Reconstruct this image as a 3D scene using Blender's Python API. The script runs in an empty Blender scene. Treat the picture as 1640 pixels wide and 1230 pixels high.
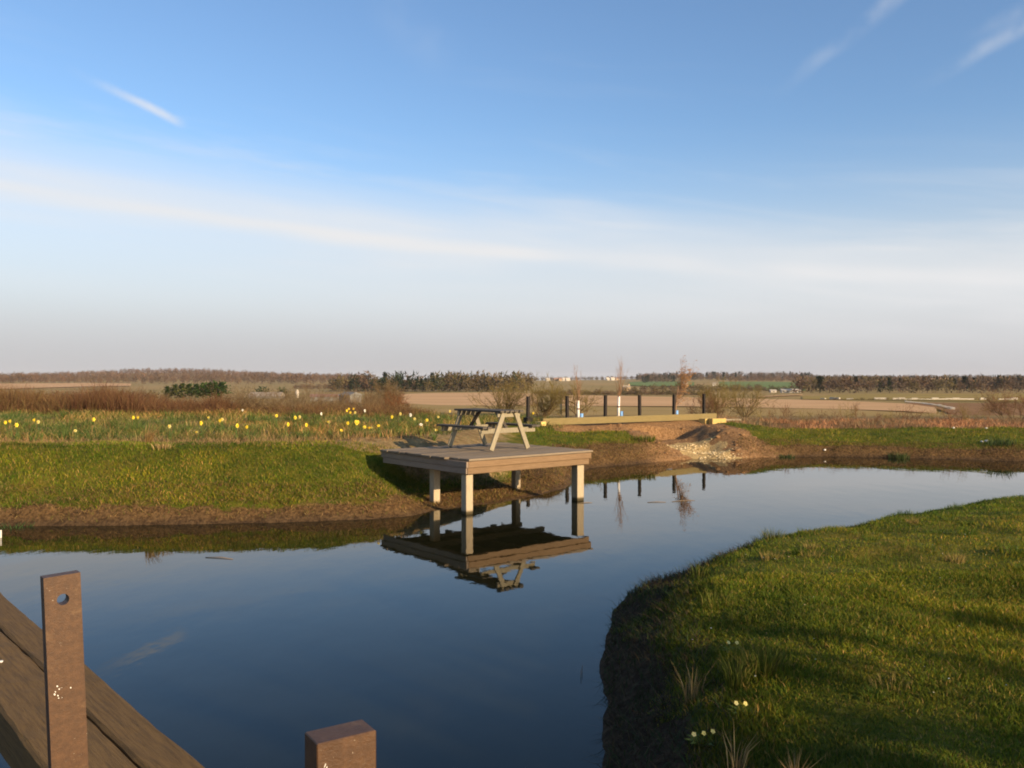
import bpy, bmesh, math, random
import numpy as np
from mathutils import Vector, Matrix

random.seed(7)
RNG = np.random.default_rng(7)
SC = bpy.context.scene
COL = SC.collection
R = math.radians

# ------------------------------------------------------------------ camera
EYE = 2.3
cam_d = bpy.data.cameras.new("camera")
cam = bpy.data.objects.new("camera", cam_d)
COL.objects.link(cam)
cam_d.sensor_width = 36.0
cam_d.lens = 36.0 * 1400 / 1640
cam_d.clip_start = 0.05
cam_d.clip_end = 20000
cam.location = (0, 0, EYE)
cam.rotation_euler = (R(90 - 0.37), 0, 0)
SC.camera = cam

# ------------------------------------------------------------------ sun, sky
SUN_EL = R(17.0)
SUN_H = Vector((0.730, -0.683, 0)).normalized()      # horizontal direction towards the sun
SUN_DIR = Vector((SUN_H.x * math.cos(SUN_EL), SUN_H.y * math.cos(SUN_EL), math.sin(SUN_EL)))
sun_d = bpy.data.lights.new("sun", 'SUN')
sun_d.energy = 4.7
sun_d.angle = R(0.55)
sun_d.color = (1.0, 0.76, 0.48)
sun = bpy.data.objects.new("sun", sun_d)
COL.objects.link(sun)
sun.rotation_euler = SUN_DIR.to_track_quat('Z', 'Y').to_euler()

world = bpy.data.worlds.new("World")
SC.world = world
world.use_nodes = True
WN, WL = world.node_tree.nodes, world.node_tree.links
WN.clear()


def wnode(t, **kw):
    n = WN.new(t)
    for k, v in kw.items():
        setattr(n, k, v)
    return n


def wmath(op, a, b=None, c=None, clamp=False):
    n = wnode('ShaderNodeMath', operation=op, use_clamp=clamp)
    for i, v in enumerate((a, b, c)):
        if v is None:
            continue
        if isinstance(v, (int, float)):
            n.inputs[i].default_value = v
        else:
            WL.new(v, n.inputs[i])
    return n.outputs[0]


def wsmooth(v, lo, hi):
    n = wnode('ShaderNodeMapRange', interpolation_type='SMOOTHSTEP')
    WL.new(v, n.inputs[0])
    n.inputs[1].default_value, n.inputs[2].default_value = lo, hi
    return n.outputs[0]


def wdot(vec, const):
    n = wnode('ShaderNodeVectorMath', operation='DOT_PRODUCT')
    WL.new(vec, n.inputs[0])
    n.inputs[1].default_value = const
    return n.outputs['Value']


def build_world():
    sky = wnode('ShaderNodeTexSky', sky_type='NISHITA')
    sky.sun_disc = False
    sky.sun_elevation = SUN_EL
    sky.sun_rotation = math.atan2(SUN_H.x, SUN_H.y)
    sky.altitude = 100
    sky.air_density = 1.0
    sky.dust_density = 1.2
    sky.ozone_density = 1.6
    tc = wnode('ShaderNodeTexCoord')
    d = tc.outputs['Generated']
    sep = wnode('ShaderNodeSeparateXYZ')
    WL.new(d, sep.inputs[0])
    x, y, z = sep.outputs
    az = wmath('ARCTAN2', x, y)                       # bearing, 0 along +Y
    el = wmath('ARCSINE', z)
    # cool the zenith blue a little, milky towards the horizon
    tint = wnode('ShaderNodeMix', data_type='RGBA', blend_type='MULTIPLY')
    tint.inputs[0].default_value = 1.0
    WL.new(sky.outputs[0], tint.inputs[6])
    tint.inputs[7].default_value = (0.86, 1.0, 1.16, 1)
    # thin high haze round the whole horizon
    hz = wmath('SUBTRACT', 1.0, wsmooth(el, R(1.5), R(17)))
    hz = wmath('MULTIPLY', wmath('POWER', hz, 1.25), 0.94)
    mixh = wnode('ShaderNodeMix', data_type='RGBA')
    WL.new(hz, mixh.inputs[0])
    WL.new(tint.outputs[2], mixh.inputs[6])
    low = wnode('ShaderNodeMix', data_type='RGBA')
    WL.new(wsmooth(el, R(0.2), R(6.0)), low.inputs[0])
    low.inputs[6].default_value = (3.30, 3.22, 3.34, 1)
    low.inputs[7].default_value = (4.15, 4.20, 4.38, 1)
    WL.new(low.outputs[2], mixh.inputs[7])
    # cirrus: long streaks in bearing / elevation, sloping down to the right, all the way round
    def streaks(az_scale, el_scale, slope, seed, detail, dist):
        e2 = wmath('ADD', el, wmath('MULTIPLY', wmath('SINE', az), slope))
        cmb = wnode('ShaderNodeCombineXYZ')
        WL.new(wmath('MULTIPLY', wmath('COSINE', az), az_scale), cmb.inputs[0])
        WL.new(wmath('MULTIPLY', wmath('SINE', az), az_scale), cmb.inputs[1])
        WL.new(wmath('ADD', wmath('MULTIPLY', e2, el_scale), seed), cmb.inputs[2])
        nz = wnode('ShaderNodeTexNoise')
        nz.inputs['Scale'].default_value = 1.0
        nz.inputs['Detail'].default_value = detail
        nz.inputs['Roughness'].default_value = 0.55
        nz.inputs['Distortion'].default_value = dist
        WL.new(cmb.outputs[0], nz.inputs['Vector'])
        return nz.outputs[0], e2
    n1, e1 = streaks(1.6, 15.0, 0.085, 3.1, 3, 0.3)
    n2, _ = streaks(3.0, 30.0, 0.13, 9.4, 4, 0.4)
    # main veil: centred near 9 degrees, lower to the right
    band = wmath('MULTIPLY', wsmooth(e1, R(0.8), R(7.2)),
                 wmath('SUBTRACT', 1.0, wsmooth(e1, R(8.4), R(12.6))))
    veil = wmath('MULTIPLY', band, wmath('ADD', 0.40, wmath('MULTIPLY', wsmooth(n1, 0.35, 0.72), 0.6)))
    line = wmath('MULTIPLY', wsmooth(e1, R(7.3), R(8.1)), wmath('SUBTRACT', 1.0, wsmooth(e1, R(8.2), R(8.9))))
    line = wmath('MULTIPLY', line, wsmooth(n1, 0.30, 0.6))
    veil = wmath('ADD', wmath('MULTIPLY', veil, 0.80), wmath('MULTIPLY', line, 0.26))
    up = wmath('MULTIPLY', wsmooth(e1, R(7.0), R(11.0)), wmath('SUBTRACT', 1.0, wsmooth(e1, R(11.0), R(17.0))))
    wisps = wmath('MULTIPLY', wmath('MULTIPLY', wsmooth(n2, 0.45, 0.85), up), 0.42)
    fine = wmath('MULTIPLY', wmath('MULTIPLY', wsmooth(n1, 0.52, 0.8), wsmooth(el, R(10), R(22))), 0.16)
    cover = wmath('ADD', wmath('ADD', veil, wisps), fine, clamp=True)
    # three old vapour trails: short arcs of great circles
    def ray(px, py):
        v = Vector(((px - 820) / 1400, 1.0, (606 - py) / 1400))
        return v.normalized()
    def trail(a, b, width, amount, seed, brk):
        a, b = ray(*a), ray(*b)
        nrm = a.cross(b).normalized()
        tan = (b - a).normalized()
        t0, t1 = a.dot(tan), b.dot(tan)
        off = wdot(d, nrm)
        along = wnode('ShaderNodeMapRange')
        WL.new(wdot(d, tan), along.inputs[0])
        along.inputs[1].default_value, along.inputs[2].default_value = t0, t1
        s = along.outputs[0]
        nz = wnode('ShaderNodeTexNoise')
        nz.inputs['Scale'].default_value = 22
        nz.inputs['Detail'].default_value = 3
        WL.new(d, nz.inputs['Vector'])
        off = wmath('ADD', off, wmath('MULTIPLY', wmath('SUBTRACT', nz.outputs[0], 0.5), width * 1.0))
        core = wmath('SUBTRACT', 1.0, wsmooth(wmath('ABSOLUTE', off), 0.0, width))
        ends = wmath('MULTIPLY', wsmooth(s, 0.0, brk[0]), wmath('SUBTRACT', 1.0, wsmooth(s, brk[1], 1.0)))
        front = wsmooth(wdot(d, a), 0.5, 0.6)
        return wmath('MULTIPLY', wmath('MULTIPLY', wmath('MULTIPLY', core, ends), front),
                     wmath('MULTIPLY', wsmooth(nz.outputs[0], 0.2 + seed, 0.75), amount))
    trails = [trail((95, 103), (305, 205), 0.0075, 0.75, 0.0, (0.8, 0.86)),
              trail((1440, 155), (1760, -25), 0.0120, 0.36, 0.0, (0.55, 0.9)),
              trail((1230, 160), (1490, -45), 0.0125, 0.26, 0.05, (0.5, 0.8)),
              trail((560, -60), (740, 130), 0.04, 0.08, 0.0, (0.5, 0.6)),
              trail((1530, 70), (1720, -20), 0.012, 0.20, 0.0, (0.5, 0.9))]
    for t in trails:
        cover = wmath('ADD', cover, t, clamp=True)
    mixc = wnode('ShaderNodeMix', data_type='RGBA')
    WL.new(cover, mixc.inputs[0])
    WL.new(mixh.outputs[2], mixc.inputs[6])
    mixc.inputs[7].default_value = (5.0, 4.98, 5.02, 1)
    bg = wnode('ShaderNodeBackground')
    bg.inputs[1].default_value = 0.10
    WL.new(mixc.outputs[2], bg.inputs[0])
    out = wnode('ShaderNodeOutputWorld')
    WL.new(bg.outputs[0], out.inputs[0])


build_world()
SC.view_settings.view_transform = 'Standard'
SC.view_settings.look = 'None'
SC.view_settings.exposure = 0.75
SC.view_settings.gamma = 1.0
SC.view_settings.use_curve_mapping = False
SC.render.engine = 'CYCLES'
SC.cycles.max_bounces = 6
SC.cycles.filter_width = 1.9
SC.cycles.use_denoising = True

# ------------------------------------------------------------------ helpers: materials


class NT:
    """A small node-tree writer for one material."""

    def __init__(self, name, rough=0.8, spec=0.3):
        self.m = bpy.data.materials.new(name)
        self.m.use_nodes = True
        self.n, self.l = self.m.node_tree.nodes, self.m.node_tree.links
        self.b = self.n['Principled BSDF']
        self.b.inputs['Roughness'].default_value = rough
        self.b.inputs['Specular IOR Level'].default_value = spec

    def put(self, sock, v):
        if isinstance(v, (int, float)):
            sock.default_value = v
        elif isinstance(v, tuple):
            sock.default_value = v if len(v) == 4 or sock.type == 'VECTOR' else v + (1,)
        else:
            self.l.new(v, sock)

    def coord(self, kind='Object', scale=(1, 1, 1), rot=(0, 0, 0)):
        if kind == 'World':
            c = self.n.new('ShaderNodeNewGeometry').outputs['Position']
        else:
            c = self.n.new('ShaderNodeTexCoord').outputs[kind]
        mp = self.n.new('ShaderNodeMapping')
        mp.inputs['Scale'].default_value = scale
        mp.inputs['Rotation'].default_value = rot
        self.l.new(c, mp.inputs[0])
        return mp.outputs[0]

    def noise(self, vec, scale, detail=4, rough=0.55, dist=0.0):
        n = self.n.new('ShaderNodeTexNoise')
        self.l.new(vec, n.inputs['Vector'])
        n.inputs['Scale'].default_value = scale
        n.inputs['Detail'].default_value = detail
        n.inputs['Roughness'].default_value = rough
        n.inputs['Distortion'].default_value = dist
        return n.outputs[0]

    def ramp(self, v, lo, hi):
        n = self.n.new('ShaderNodeMapRange')
        n.interpolation_type = 'SMOOTHSTEP'
        self.l.new(v, n.inputs[0])
        n.inputs[1].default_value, n.inputs[2].default_value = lo, hi
        return n.outputs[0]

    def math(self, op, a, b, clamp=False):
        n = self.n.new('ShaderNodeMath')
        n.operation = op
        n.use_clamp = clamp
        self.put(n.inputs[0], a)
        self.put(n.inputs[1], b)
        return n.outputs[0]

    def mix(self, f, a, b, blend='MIX'):
        n = self.n.new('ShaderNodeMix')
        n.data_type = 'RGBA'
        n.blend_type = blend
        self.put(n.inputs[0], f)
        self.put(n.inputs[6], a)
        self.put(n.inputs[7], b)
        return n.outputs[2]

    def attr(self, name):
        n = self.n.new('ShaderNodeAttribute')
        n.attribute_name = name
        return n

    def rnd(self):
        return self.n.new('ShaderNodeObjectInfo').outputs['Random']

    def bump(self, h, strength=0.4, dist=0.02):
        n = self.n.new('ShaderNodeBump')
        n.inputs['Strength'].default_value = strength
        n.inputs['Distance'].default_value = dist
        self.l.new(h, n.inputs['Height'])
        self.l.new(n.outputs[0], self.b.inputs['Normal'])

    def col(self, v):
        self.put(self.b.inputs['Base Color'], v)
        return self


M = {}


def wood_mat(key, c1, c2, grain=(1, 1, 1), rough=0.85, crack=0.5, var=0.35):
    t = NT(key, rough, 0.25)
    v = t.coord('Object', grain)
    a = t.noise(v, 9, 6, 0.6, 0.6)
    b = t.noise(v, 40, 4, 0.6)
    c = t.mix(t.ramp(a, 0.3, 0.72), c1, c2)
    dark = t.mix(crack, (1, 1, 1), (0.3, 0.26, 0.22))
    c = t.mix(t.ramp(b, 0.56, 0.75), c, dark, 'MULTIPLY')
    br = t.math('ADD', 1 - var / 2, t.math('MULTIPLY', t.rnd(), var))
    cmb = t.n.new('ShaderNodeCombineColor')
    for i in range(3):
        t.l.new(br, cmb.inputs[i])
    c = t.mix(1.0, c, cmb.outputs[0], 'MULTIPLY')
    t.col(c)
    t.bump(t.math('ADD', a, t.math('MULTIPLY', b, 0.6)), 0.55, 0.01)
    M[key] = t.m
    return t.m


wood_mat('weathered_plank', (0.25, 0.192, 0.125), (0.17, 0.13, 0.088), (0.5, 14, 14))
wood_mat('fascia_wood', (0.25, 0.160, 0.085), (0.17, 0.105, 0.055), (0.5, 14, 14))
wood_mat('fascia_side', (0.30, 0.22, 0.15), (0.20, 0.15, 0.11), (14, 0.5, 14))
wood_mat('deck_post', (0.46, 0.37, 0.24), (0.33, 0.26, 0.17), (14, 14, 0.6), crack=0.6)
t_ = M['deck_post'].node_tree
_src = t_.nodes['Principled BSDF'].inputs['Base Color'].links[0].from_socket
_g = t_.nodes.new('ShaderNodeNewGeometry')
_s = t_.nodes.new('ShaderNodeSeparateXYZ')
t_.links.new(_g.outputs['Position'], _s.inputs[0])
_r = t_.nodes.new('ShaderNodeMapRange')
_r.interpolation_type = 'SMOOTHSTEP'
t_.links.new(_s.outputs[2], _r.inputs[0])
_r.inputs[1].default_value, _r.inputs[2].default_value = 0.025, 0.085      # wet, algae-stained foot
_m = t_.nodes.new('ShaderNodeMix')
_m.data_type = 'RGBA'
t_.links.new(_r.outputs[0], _m.inputs[0])
_m.inputs[6].default_value = (0.06, 0.045, 0.02, 1)
t_.links.new(_src, _m.inputs[7])
t_.links.new(_m.outputs[2], t_.nodes['Principled BSDF'].inputs['Base Color'])
wood_mat('bench_wood', (0.33, 0.28, 0.185), (0.23, 0.195, 0.13), (6, 6, 1.2))
wood_mat('bench_plank', (0.115, 0.095, 0.07), (0.07, 0.058, 0.045), (12, 0.5, 12))
wood_mat('green_sleeper', (0.25, 0.185, 0.075), (0.17, 0.135, 0.055), (0.35, 9, 9), var=0.2)
wood_mat('fresh_timber', (0.62, 0.44, 0.14), (0.52, 0.36, 0.12), (1, 9, 9), crack=0.3)
wood_mat('black_timber', (0.02, 0.016, 0.013), (0.03, 0.023, 0.018), (9, 9, 1))
wood_mat('dark_beam', (0.175, 0.10, 0.032), (0.10, 0.058, 0.020), (9, 0.45, 9), crack=0.75, var=0.2)


def bark_mat(key, c1, c2):
    t = NT(key, 0.9, 0.1)
    v = t.coord('World')
    t.col(t.mix(t.ramp(t.noise(v, 3, 3), 0.35, 0.65), c1, c2))
    M[key] = t.m
    return t.m


bark_mat('shrub_bark', (0.13, 0.085, 0.045), (0.19, 0.13, 0.065))
bark_mat('olive_twig', (0.16, 0.115, 0.035), (0.20, 0.15, 0.05))
bark_mat('red_twig', (0.15, 0.06, 0.026), (0.20, 0.09, 0.036))
bark_mat('purple_twig', (0.13, 0.07, 0.04), (0.18, 0.09, 0.045))
bark_mat('young_twig', (0.24, 0.14, 0.08), (0.32, 0.19, 0.105))
bark_mat('orange_leaf', (0.36, 0.17, 0.06), (0.44, 0.23, 0.085))
bark_mat('trunk_bark', (0.16, 0.125, 0.08), (0.21, 0.17, 0.11))


def tint_mat(key, rough=0.7, spec=0.2, trans=0.25):
    """Colour from each blade's or leaf's own stored colour, with thin-leaf translucency."""
    t = NT(key, rough, spec)
    a = t.attr('tint').outputs['Color']
    t.col(a)
    if trans:
        tr = t.n.new('ShaderNodeBsdfTranslucent')
        t.l.new(a, tr.inputs[0])
        mx = t.n.new('ShaderNodeMixShader')
        mx.inputs[0].default_value = trans
        t.l.new(t.b.outputs[0], mx.inputs[1])
        t.l.new(tr.outputs[0], mx.inputs[2])
        t.l.new(mx.outputs[0], t.n['Material Output'].inputs['Surface'])
    M[key] = t.m


tint_mat('blade')
tint_mat('leafage', 0.8, 0.1, 0.12)


def flat_mat(key, c1, c2=None, rough=0.6, spec=0.3, scale=20):
    t = NT(key, rough, spec)
    if c2:
        t.col(t.mix(t.ramp(t.noise(t.coord('Object'), scale, 4), 0.35, 0.65), c1, c2))
    else:
        t.col(c1)
    M[key] = t.m


flat_mat('white_guard', (0.78, 0.74, 0.66), (0.70, 0.62, 0.52))
flat_mat('blue_guard', (0.16, 0.34, 0.62), (0.22, 0.42, 0.70))
flat_mat('tie_band', (0.12, 0.05, 0.03))
flat_mat('petal_yellow', (0.85, 0.66, 0.05), (0.80, 0.55, 0.03))
flat_mat('petal_pale', (0.55, 0.47, 0.13), (0.48, 0.42, 0.17))
flat_mat('petal_white', (0.80, 0.78, 0.68))
flat_mat('flower_cup', (0.85, 0.42, 0.02))
flat_mat('stem_green', (0.07, 0.14, 0.035))
flat_mat('leaf_green', (0.07, 0.105, 0.02), (0.10, 0.135, 0.028))
flat_mat('house_white', (0.52, 0.46, 0.37), (0.46, 0.40, 0.31))
flat_mat('house_cream', (0.45, 0.31, 0.17), (0.38, 0.26, 0.14))
flat_mat('house_roof', (0.22, 0.13, 0.09), (0.28, 0.16, 0.11))
flat_mat('shed_grey', (0.15, 0.145, 0.13), (0.19, 0.18, 0.155))
flat_mat('barn_roof', (0.33, 0.27, 0.19), (0.27, 0.22, 0.16))
flat_mat('window_dark', (0.03, 0.03, 0.035), rough=0.2)
flat_mat('pale_stone', (0.58, 0.52, 0.42), (0.45, 0.39, 0.30))
flat_mat('white_stone', (0.74, 0.70, 0.62), (0.62, 0.57, 0.5))
flat_mat('bird_white', (0.75, 0.72, 0.62))
flat_mat('dry_twig', (0.16, 0.105, 0.055), (0.20, 0.14, 0.075))
flat_mat('earth_clod', (0.19, 0.10, 0.042), (0.25, 0.14, 0.062), rough=0.95, scale=8)
flat_mat('gravel_stone', (0.55, 0.42, 0.22), (0.66, 0.52, 0.30), rough=0.9, scale=6)


def post_metal():
    t = NT('brown_paint', 0.55, 0.4)
    v = t.coord('Object')
    c = t.mix(t.ramp(t.noise(v, 60, 5, 0.7), 0.35, 0.7), (0.062, 0.029, 0.0115), (0.095, 0.045, 0.018))
    c = t.mix(t.ramp(t.noise(v, 14, 6, 0.75), 0.56, 0.72), c, (0.12, 0.064, 0.027))
    chips = t.math('MULTIPLY', t.ramp(t.noise(v, 150, 3, 0.6), 0.68, 0.72), t.ramp(t.noise(v, 9, 2), 0.54, 0.62))
    c = t.mix(chips, c, (0.34, 0.27, 0.19))
    t.col(c)
    t.bump(t.noise(v, 220, 4, 0.7), 0.5, 0.002)
    M['brown_paint'] = t.m


post_metal()


def ground_mat():
    t = NT('ground_earth', 0.95, 0.1)
    zone = t.attr('zone').outputs['Color']
    sp = t.n.new('ShaderNodeSeparateColor')
    t.l.new(zone, sp.inputs[0])
    soil, rough_, grav = sp.outputs
    far = t.attr('zone').outputs['Alpha']
    shade_wet = t.attr('shade_wet').outputs['Fac']
    p = t.coord('World')
    n1 = t.noise(p, 0.55, 5, 0.6)
    n2 = t.noise(p, 3.2, 5, 0.65)
    n3 = t.noise(p, 16, 4, 0.65)
    n4 = t.noise(p, 70, 3, 0.6)
    grass = t.mix(t.ramp(n2, 0.32, 0.68), (0.062, 0.082, 0.006), (0.145, 0.125, 0.014))
    grass = t.mix(t.ramp(n1, 0.52, 0.75), grass, (0.175, 0.125, 0.018))
    grass = t.mix(t.ramp(n3, 0.58, 0.78), grass, (0.20, 0.145, 0.05))
    straw = t.mix(t.ramp(n2, 0.35, 0.65), (0.20, 0.12, 0.05), (0.32, 0.22, 0.10))
    straw = t.mix(t.ramp(n3, 0.5, 0.7), straw, (0.11, 0.12, 0.03))
    dirt = t.mix(t.ramp(n3, 0.32, 0.7), (0.060, 0.033, 0.013), (0.180, 0.103, 0.041))
    dirt = t.mix(t.ramp(n2, 0.5, 0.75), dirt, (0.20, 0.12, 0.05))
    dirt = t.mix(t.ramp(n4, 0.62, 0.75), dirt, (0.27, 0.18, 0.09))
    dirt = t.mix(shade_wet, dirt, t.mix(t.ramp(n3, 0.35, 0.7), (0.035, 0.022, 0.013), (0.085, 0.055, 0.03)))  # darker dirt: shade of the near slope painted in, wet soil at the waterline
    gravel = t.mix(t.ramp(n4, 0.35, 0.65), (0.36, 0.235, 0.095), (0.56, 0.40, 0.18))
    gravel = t.mix(t.ramp(n3, 0.55, 0.7), gravel, (0.22, 0.12, 0.05))
    farc = t.mix(t.ramp(t.noise(p, 0.012, 5, 0.65), 0.35, 0.65), (0.36, 0.235, 0.09), (0.26, 0.195, 0.065))
    dirt = t.mix(t.attr('fresh').outputs['Fac'], dirt, t.mix(t.ramp(n3, 0.3, 0.7), (0.17, 0.085, 0.034), (0.38, 0.22, 0.10)))
    brk = t.math('MULTIPLY', t.math('SUBTRACT', n2, 0.5), 0.9)
    brk = t.math('ADD', brk, t.math('MULTIPLY', t.math('SUBTRACT', n3, 0.5), 0.5))
    edge = lambda s: t.ramp(t.math('ADD', s, brk), 0.35, 0.65)
    c = t.mix(edge(rough_), grass, straw)
    c = t.mix(far, c, farc)
    c = t.mix(edge(soil), c, dirt)
    c = t.mix(edge(grav), c, gravel)
    t.col(c)
    h = t.math('ADD', t.math('MULTIPLY', n3, 1.0), t.math('MULTIPLY', n4, 0.35))
    t.bump(h, 0.9, 0.06)
    M['ground_earth'] = t.m


ground_mat()


def water_mat():
    t = NT('pond_water', 0.02, 0.5)
    t.b.inputs['IOR'].default_value = 1.26
    t.b.inputs['Specular Tint'].default_value = (1.0, 0.97, 0.84, 1)
    t.col((0.008, 0.009, 0.004))
    a = t.noise(t.coord('World', (1.0, 0.55, 1)), 2.2, 3, 0.5)
    b = t.noise(t.coord('World', (1.0, 0.45, 1)), 11, 2, 0.5)
    t.bump(t.math('ADD', a, t.math('MULTIPLY', b, 0.16)), 0.10, 0.02)
    M['pond_water'] = t.m


water_mat()


def field_mat(key, c1, c2, c3, lines=0.0, scale=0.02, ang=0.0):
    t = NT(key, 0.95, 0.05)
    p = t.coord('World')
    c = t.mix(t.ramp(t.noise(p, scale, 5, 0.6), 0.35, 0.65), c1, c2)
    c = t.mix(t.ramp(t.noise(t.coord('World', (0.004, 0.035, 1), (0, 0, ang)), 1.0, 4, 0.6), 0.5, 0.72), c, c3)
    if lines:
        q = t.coord('World', (0.02, 0.9, 1), (0, 0, ang))
        c = t.mix(t.math('MULTIPLY', t.ramp(t.noise(q, 1.0, 3, 0.6), 0.45, 0.7), lines), c, c3)
    t.col(c)
    M[key] = t.m


field_mat('tan_field', (0.62, 0.38, 0.19), (0.54, 0.32, 0.155), (0.45, 0.28, 0.12), 0.35)
field_mat('stubble_field', (0.42, 0.27, 0.11), (0.34, 0.235, 0.085), (0.28, 0.21, 0.065), 0.4)
field_mat('brown_field', (0.29, 0.16, 0.07), (0.24, 0.13, 0.058), (0.34, 0.20, 0.085), 0.3)
field_mat('olive_field', (0.33, 0.23, 0.065), (0.27, 0.20, 0.06), (0.38, 0.26, 0.085), 0.2)
field_mat('green_field', (0.16, 0.22, 0.065), (0.13, 0.19, 0.06), (0.20, 0.22, 0.07), 0.2)

# ------------------------------------------------------------------ helpers: objects


def props(o, label=None, cat=None, group=None, kind=None):
    if label:
        o['label'] = label
    if cat:
        o['category'] = cat
    if group:
        o['group'] = group
    if kind:
        o['kind'] = kind
    return o


def thing(name, label, cat, loc=(0, 0, 0), rz=0.0, group=None):
    o = bpy.data.objects.new(name, None)
    o.empty_display_size = 0.1
    COL.objects.link(o)
    o.location = loc
    o.rotation_euler = (0, 0, rz)
    return props(o, label, cat, group)


def link(name, me, mat=None, parent=None):
    if mat is not None and not me.materials:
        for m in (mat if isinstance(mat, (list, tuple)) else [mat]):
            me.materials.append(m)
    o = bpy.data.objects.new(name, me)
    COL.objects.link(o)
    if parent is not None:
        o.parent = parent
    return o


class MB:
    """Collects primitive shapes into one bmesh."""

    def __init__(self):
        self.bm = bmesh.new()

    def box(self, lo, hi, bevel=0.0, jitter=0.0):
        lo, hi = Vector(lo), Vector(hi)
        r = bmesh.ops.create_cube(self.bm, size=1.0)
        vs = r['verts']
        for v in vs:
            v.co = Vector([lo[i] + (v.co[i] + 0.5) * (hi[i] - lo[i]) for i in range(3)])
            if jitter:
                v.co += Vector([random.uniform(-jitter, jitter) for _ in range(3)])
        if bevel:
            es = list({e for v in vs for e in v.link_edges})
            bmesh.ops.bevel(self.bm, geom=es, offset=bevel, segments=1, affect='EDGES')
        return self

    def bar(self, a, b, w, h, up=(0, 0, 1), bevel=0.0):
        """A rectangular bar from a to b: w across, h along up."""
        a, b, up = Vector(a), Vector(b), Vector(up)
        d = (b - a).normalized()
        s = d.cross(up).normalized()
        u = s.cross(d).normalized()
        vs = []
        for p in (a, b):
            for i, j in ((-1, -1), (1, -1), (1, 1), (-1, 1)):
                vs.append(self.bm.verts.new(p + s * (i * w / 2) + u * (j * h / 2)))
        fs = [(3, 2, 1, 0), (4, 5, 6, 7), (0, 1, 5, 4), (1, 2, 6, 5), (2, 3, 7, 6), (3, 0, 4, 7)]
        faces = [self.bm.faces.new([vs[k] for k in f]) for f in fs]
        if bevel:
            bmesh.ops.bevel(self.bm, geom=list({e for f in faces for e in f.edges}), offset=bevel, segments=1, affect='EDGES')
        return self

    def tube(self, pts, rads, n=8, cap=True):
        rings = []
        for i, (p, r) in enumerate(zip(pts, rads)):
            p = Vector(p)
            d = (Vector(pts[min(i + 1, len(pts) - 1)]) - Vector(pts[max(i - 1, 0)])).normalized()
            ref = Vector((0, 1, 0)) if abs(d.z) > 0.7 else Vector((0, 0, 1))
            s = d.cross(ref).normalized()
            u = s.cross(d)
            rings.append([self.bm.verts.new(p + (s * math.cos(2 * math.pi * k / n) + u * math.sin(2 * math.pi * k / n)) * r) for k in range(n)])
        for a, b in zip(rings, rings[1:]):
            for k in range(n):
                self.bm.faces.new([a[k], a[(k + 1) % n], b[(k + 1) % n], b[k]])
        if cap:
            self.bm.faces.new(rings[0][::-1])
            self.bm.faces.new(rings[-1])
        return self

    def rock(self, c, r, seed, squash=0.6, sub=2):
        rnd = random.Random(seed)
        g = bmesh.ops.create_icosphere(self.bm, subdivisions=sub, radius=1.0)
        ph = [rnd.uniform(0, 6) for _ in range(6)]
        for v in g['verts']:
            q = v.co.copy()
            k = 1 + 0.22 * math.sin(3 * q.x + ph[0]) * math.cos(2.3 * q.y + ph[1]) + 0.16 * math.sin(5 * q.z + ph[2] + 3 * q.x)
            k += rnd.uniform(-0.07, 0.07)
            v.co = Vector(c) + Vector((q.x * r * k, q.y * r * k * 0.85, q.z * r * k * squash))
        return self

    def poly(self, pts):
        self.bm.faces.new([self.bm.verts.new(Vector(p)) for p in pts])
        return self

    def mesh(self, name, smooth=False):
        me = bpy.data.meshes.new(name)
        bmesh.ops.recalc_face_normals(self.bm, faces=self.bm.faces)
        self.bm.to_mesh(me)
        self.bm.free()
        if smooth:
            me.polygons.foreach_set('use_smooth', [True] * len(me.polygons))
        return me

    def make(self, name, mat, parent=None, smooth=False):
        return link(name, self.mesh(name, smooth), mat, parent)


def np_mesh(name, verts, faces, tint=None, smooth=False):
    """faces: (N,k) array with one k (3 or 4)."""
    verts = np.asarray(verts, np.float32)
    faces = np.asarray(faces, np.int32)
    me = bpy.data.meshes.new(name)
    k = faces.shape[1]
    me.vertices.add(len(verts))
    me.vertices.foreach_set('co', verts.ravel())
    me.loops.add(faces.size)
    me.loops.foreach_set('vertex_index', faces.ravel())
    me.polygons.add(len(faces))
    me.polygons.foreach_set('loop_start', np.arange(0, faces.size, k, dtype=np.int32))
    me.polygons.foreach_set('loop_total', np.full(len(faces), k, np.int32))
    if smooth:
        me.polygons.foreach_set('use_smooth', np.ones(len(faces), bool))
    if tint is not None:
        a = me.attributes.new('tint', 'FLOAT_COLOR', 'POINT')
        tint = np.asarray(tint, np.float32)
        if tint.shape[1] == 3:
            tint = np.c_[tint, np.ones(len(tint), np.float32)]
        a.data.foreach_set('color', tint.ravel())
    me.update(calc_edges=True)
    me.validate()
    return me


# ------------------------------------------------------------------ terrain


def vnoise(x, y, seed=0):
    x, y = np.asarray(x, float), np.asarray(y, float)
    xi, yi = np.floor(x).astype(np.int64), np.floor(y).astype(np.int64)
    fx, fy = x - xi, y - yi
    fx, fy = fx * fx * (3 - 2 * fx), fy * fy * (3 - 2 * fy)

    def h(i, j):
        n = (i * 374761393 + j * 668265263 + seed * 974634777) & 0x7fffffff
        n = ((n ^ (n >> 13)) * 1274126177) & 0x7fffffff
        return ((n ^ (n >> 16)) & 0xffff) / 65535.0
    return (h(xi, yi) * (1 - fx) + h(xi + 1, yi) * fx) * (1 - fy) + (h(xi, yi + 1) * (1 - fx) + h(xi + 1, yi + 1) * fx) * fy


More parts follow.
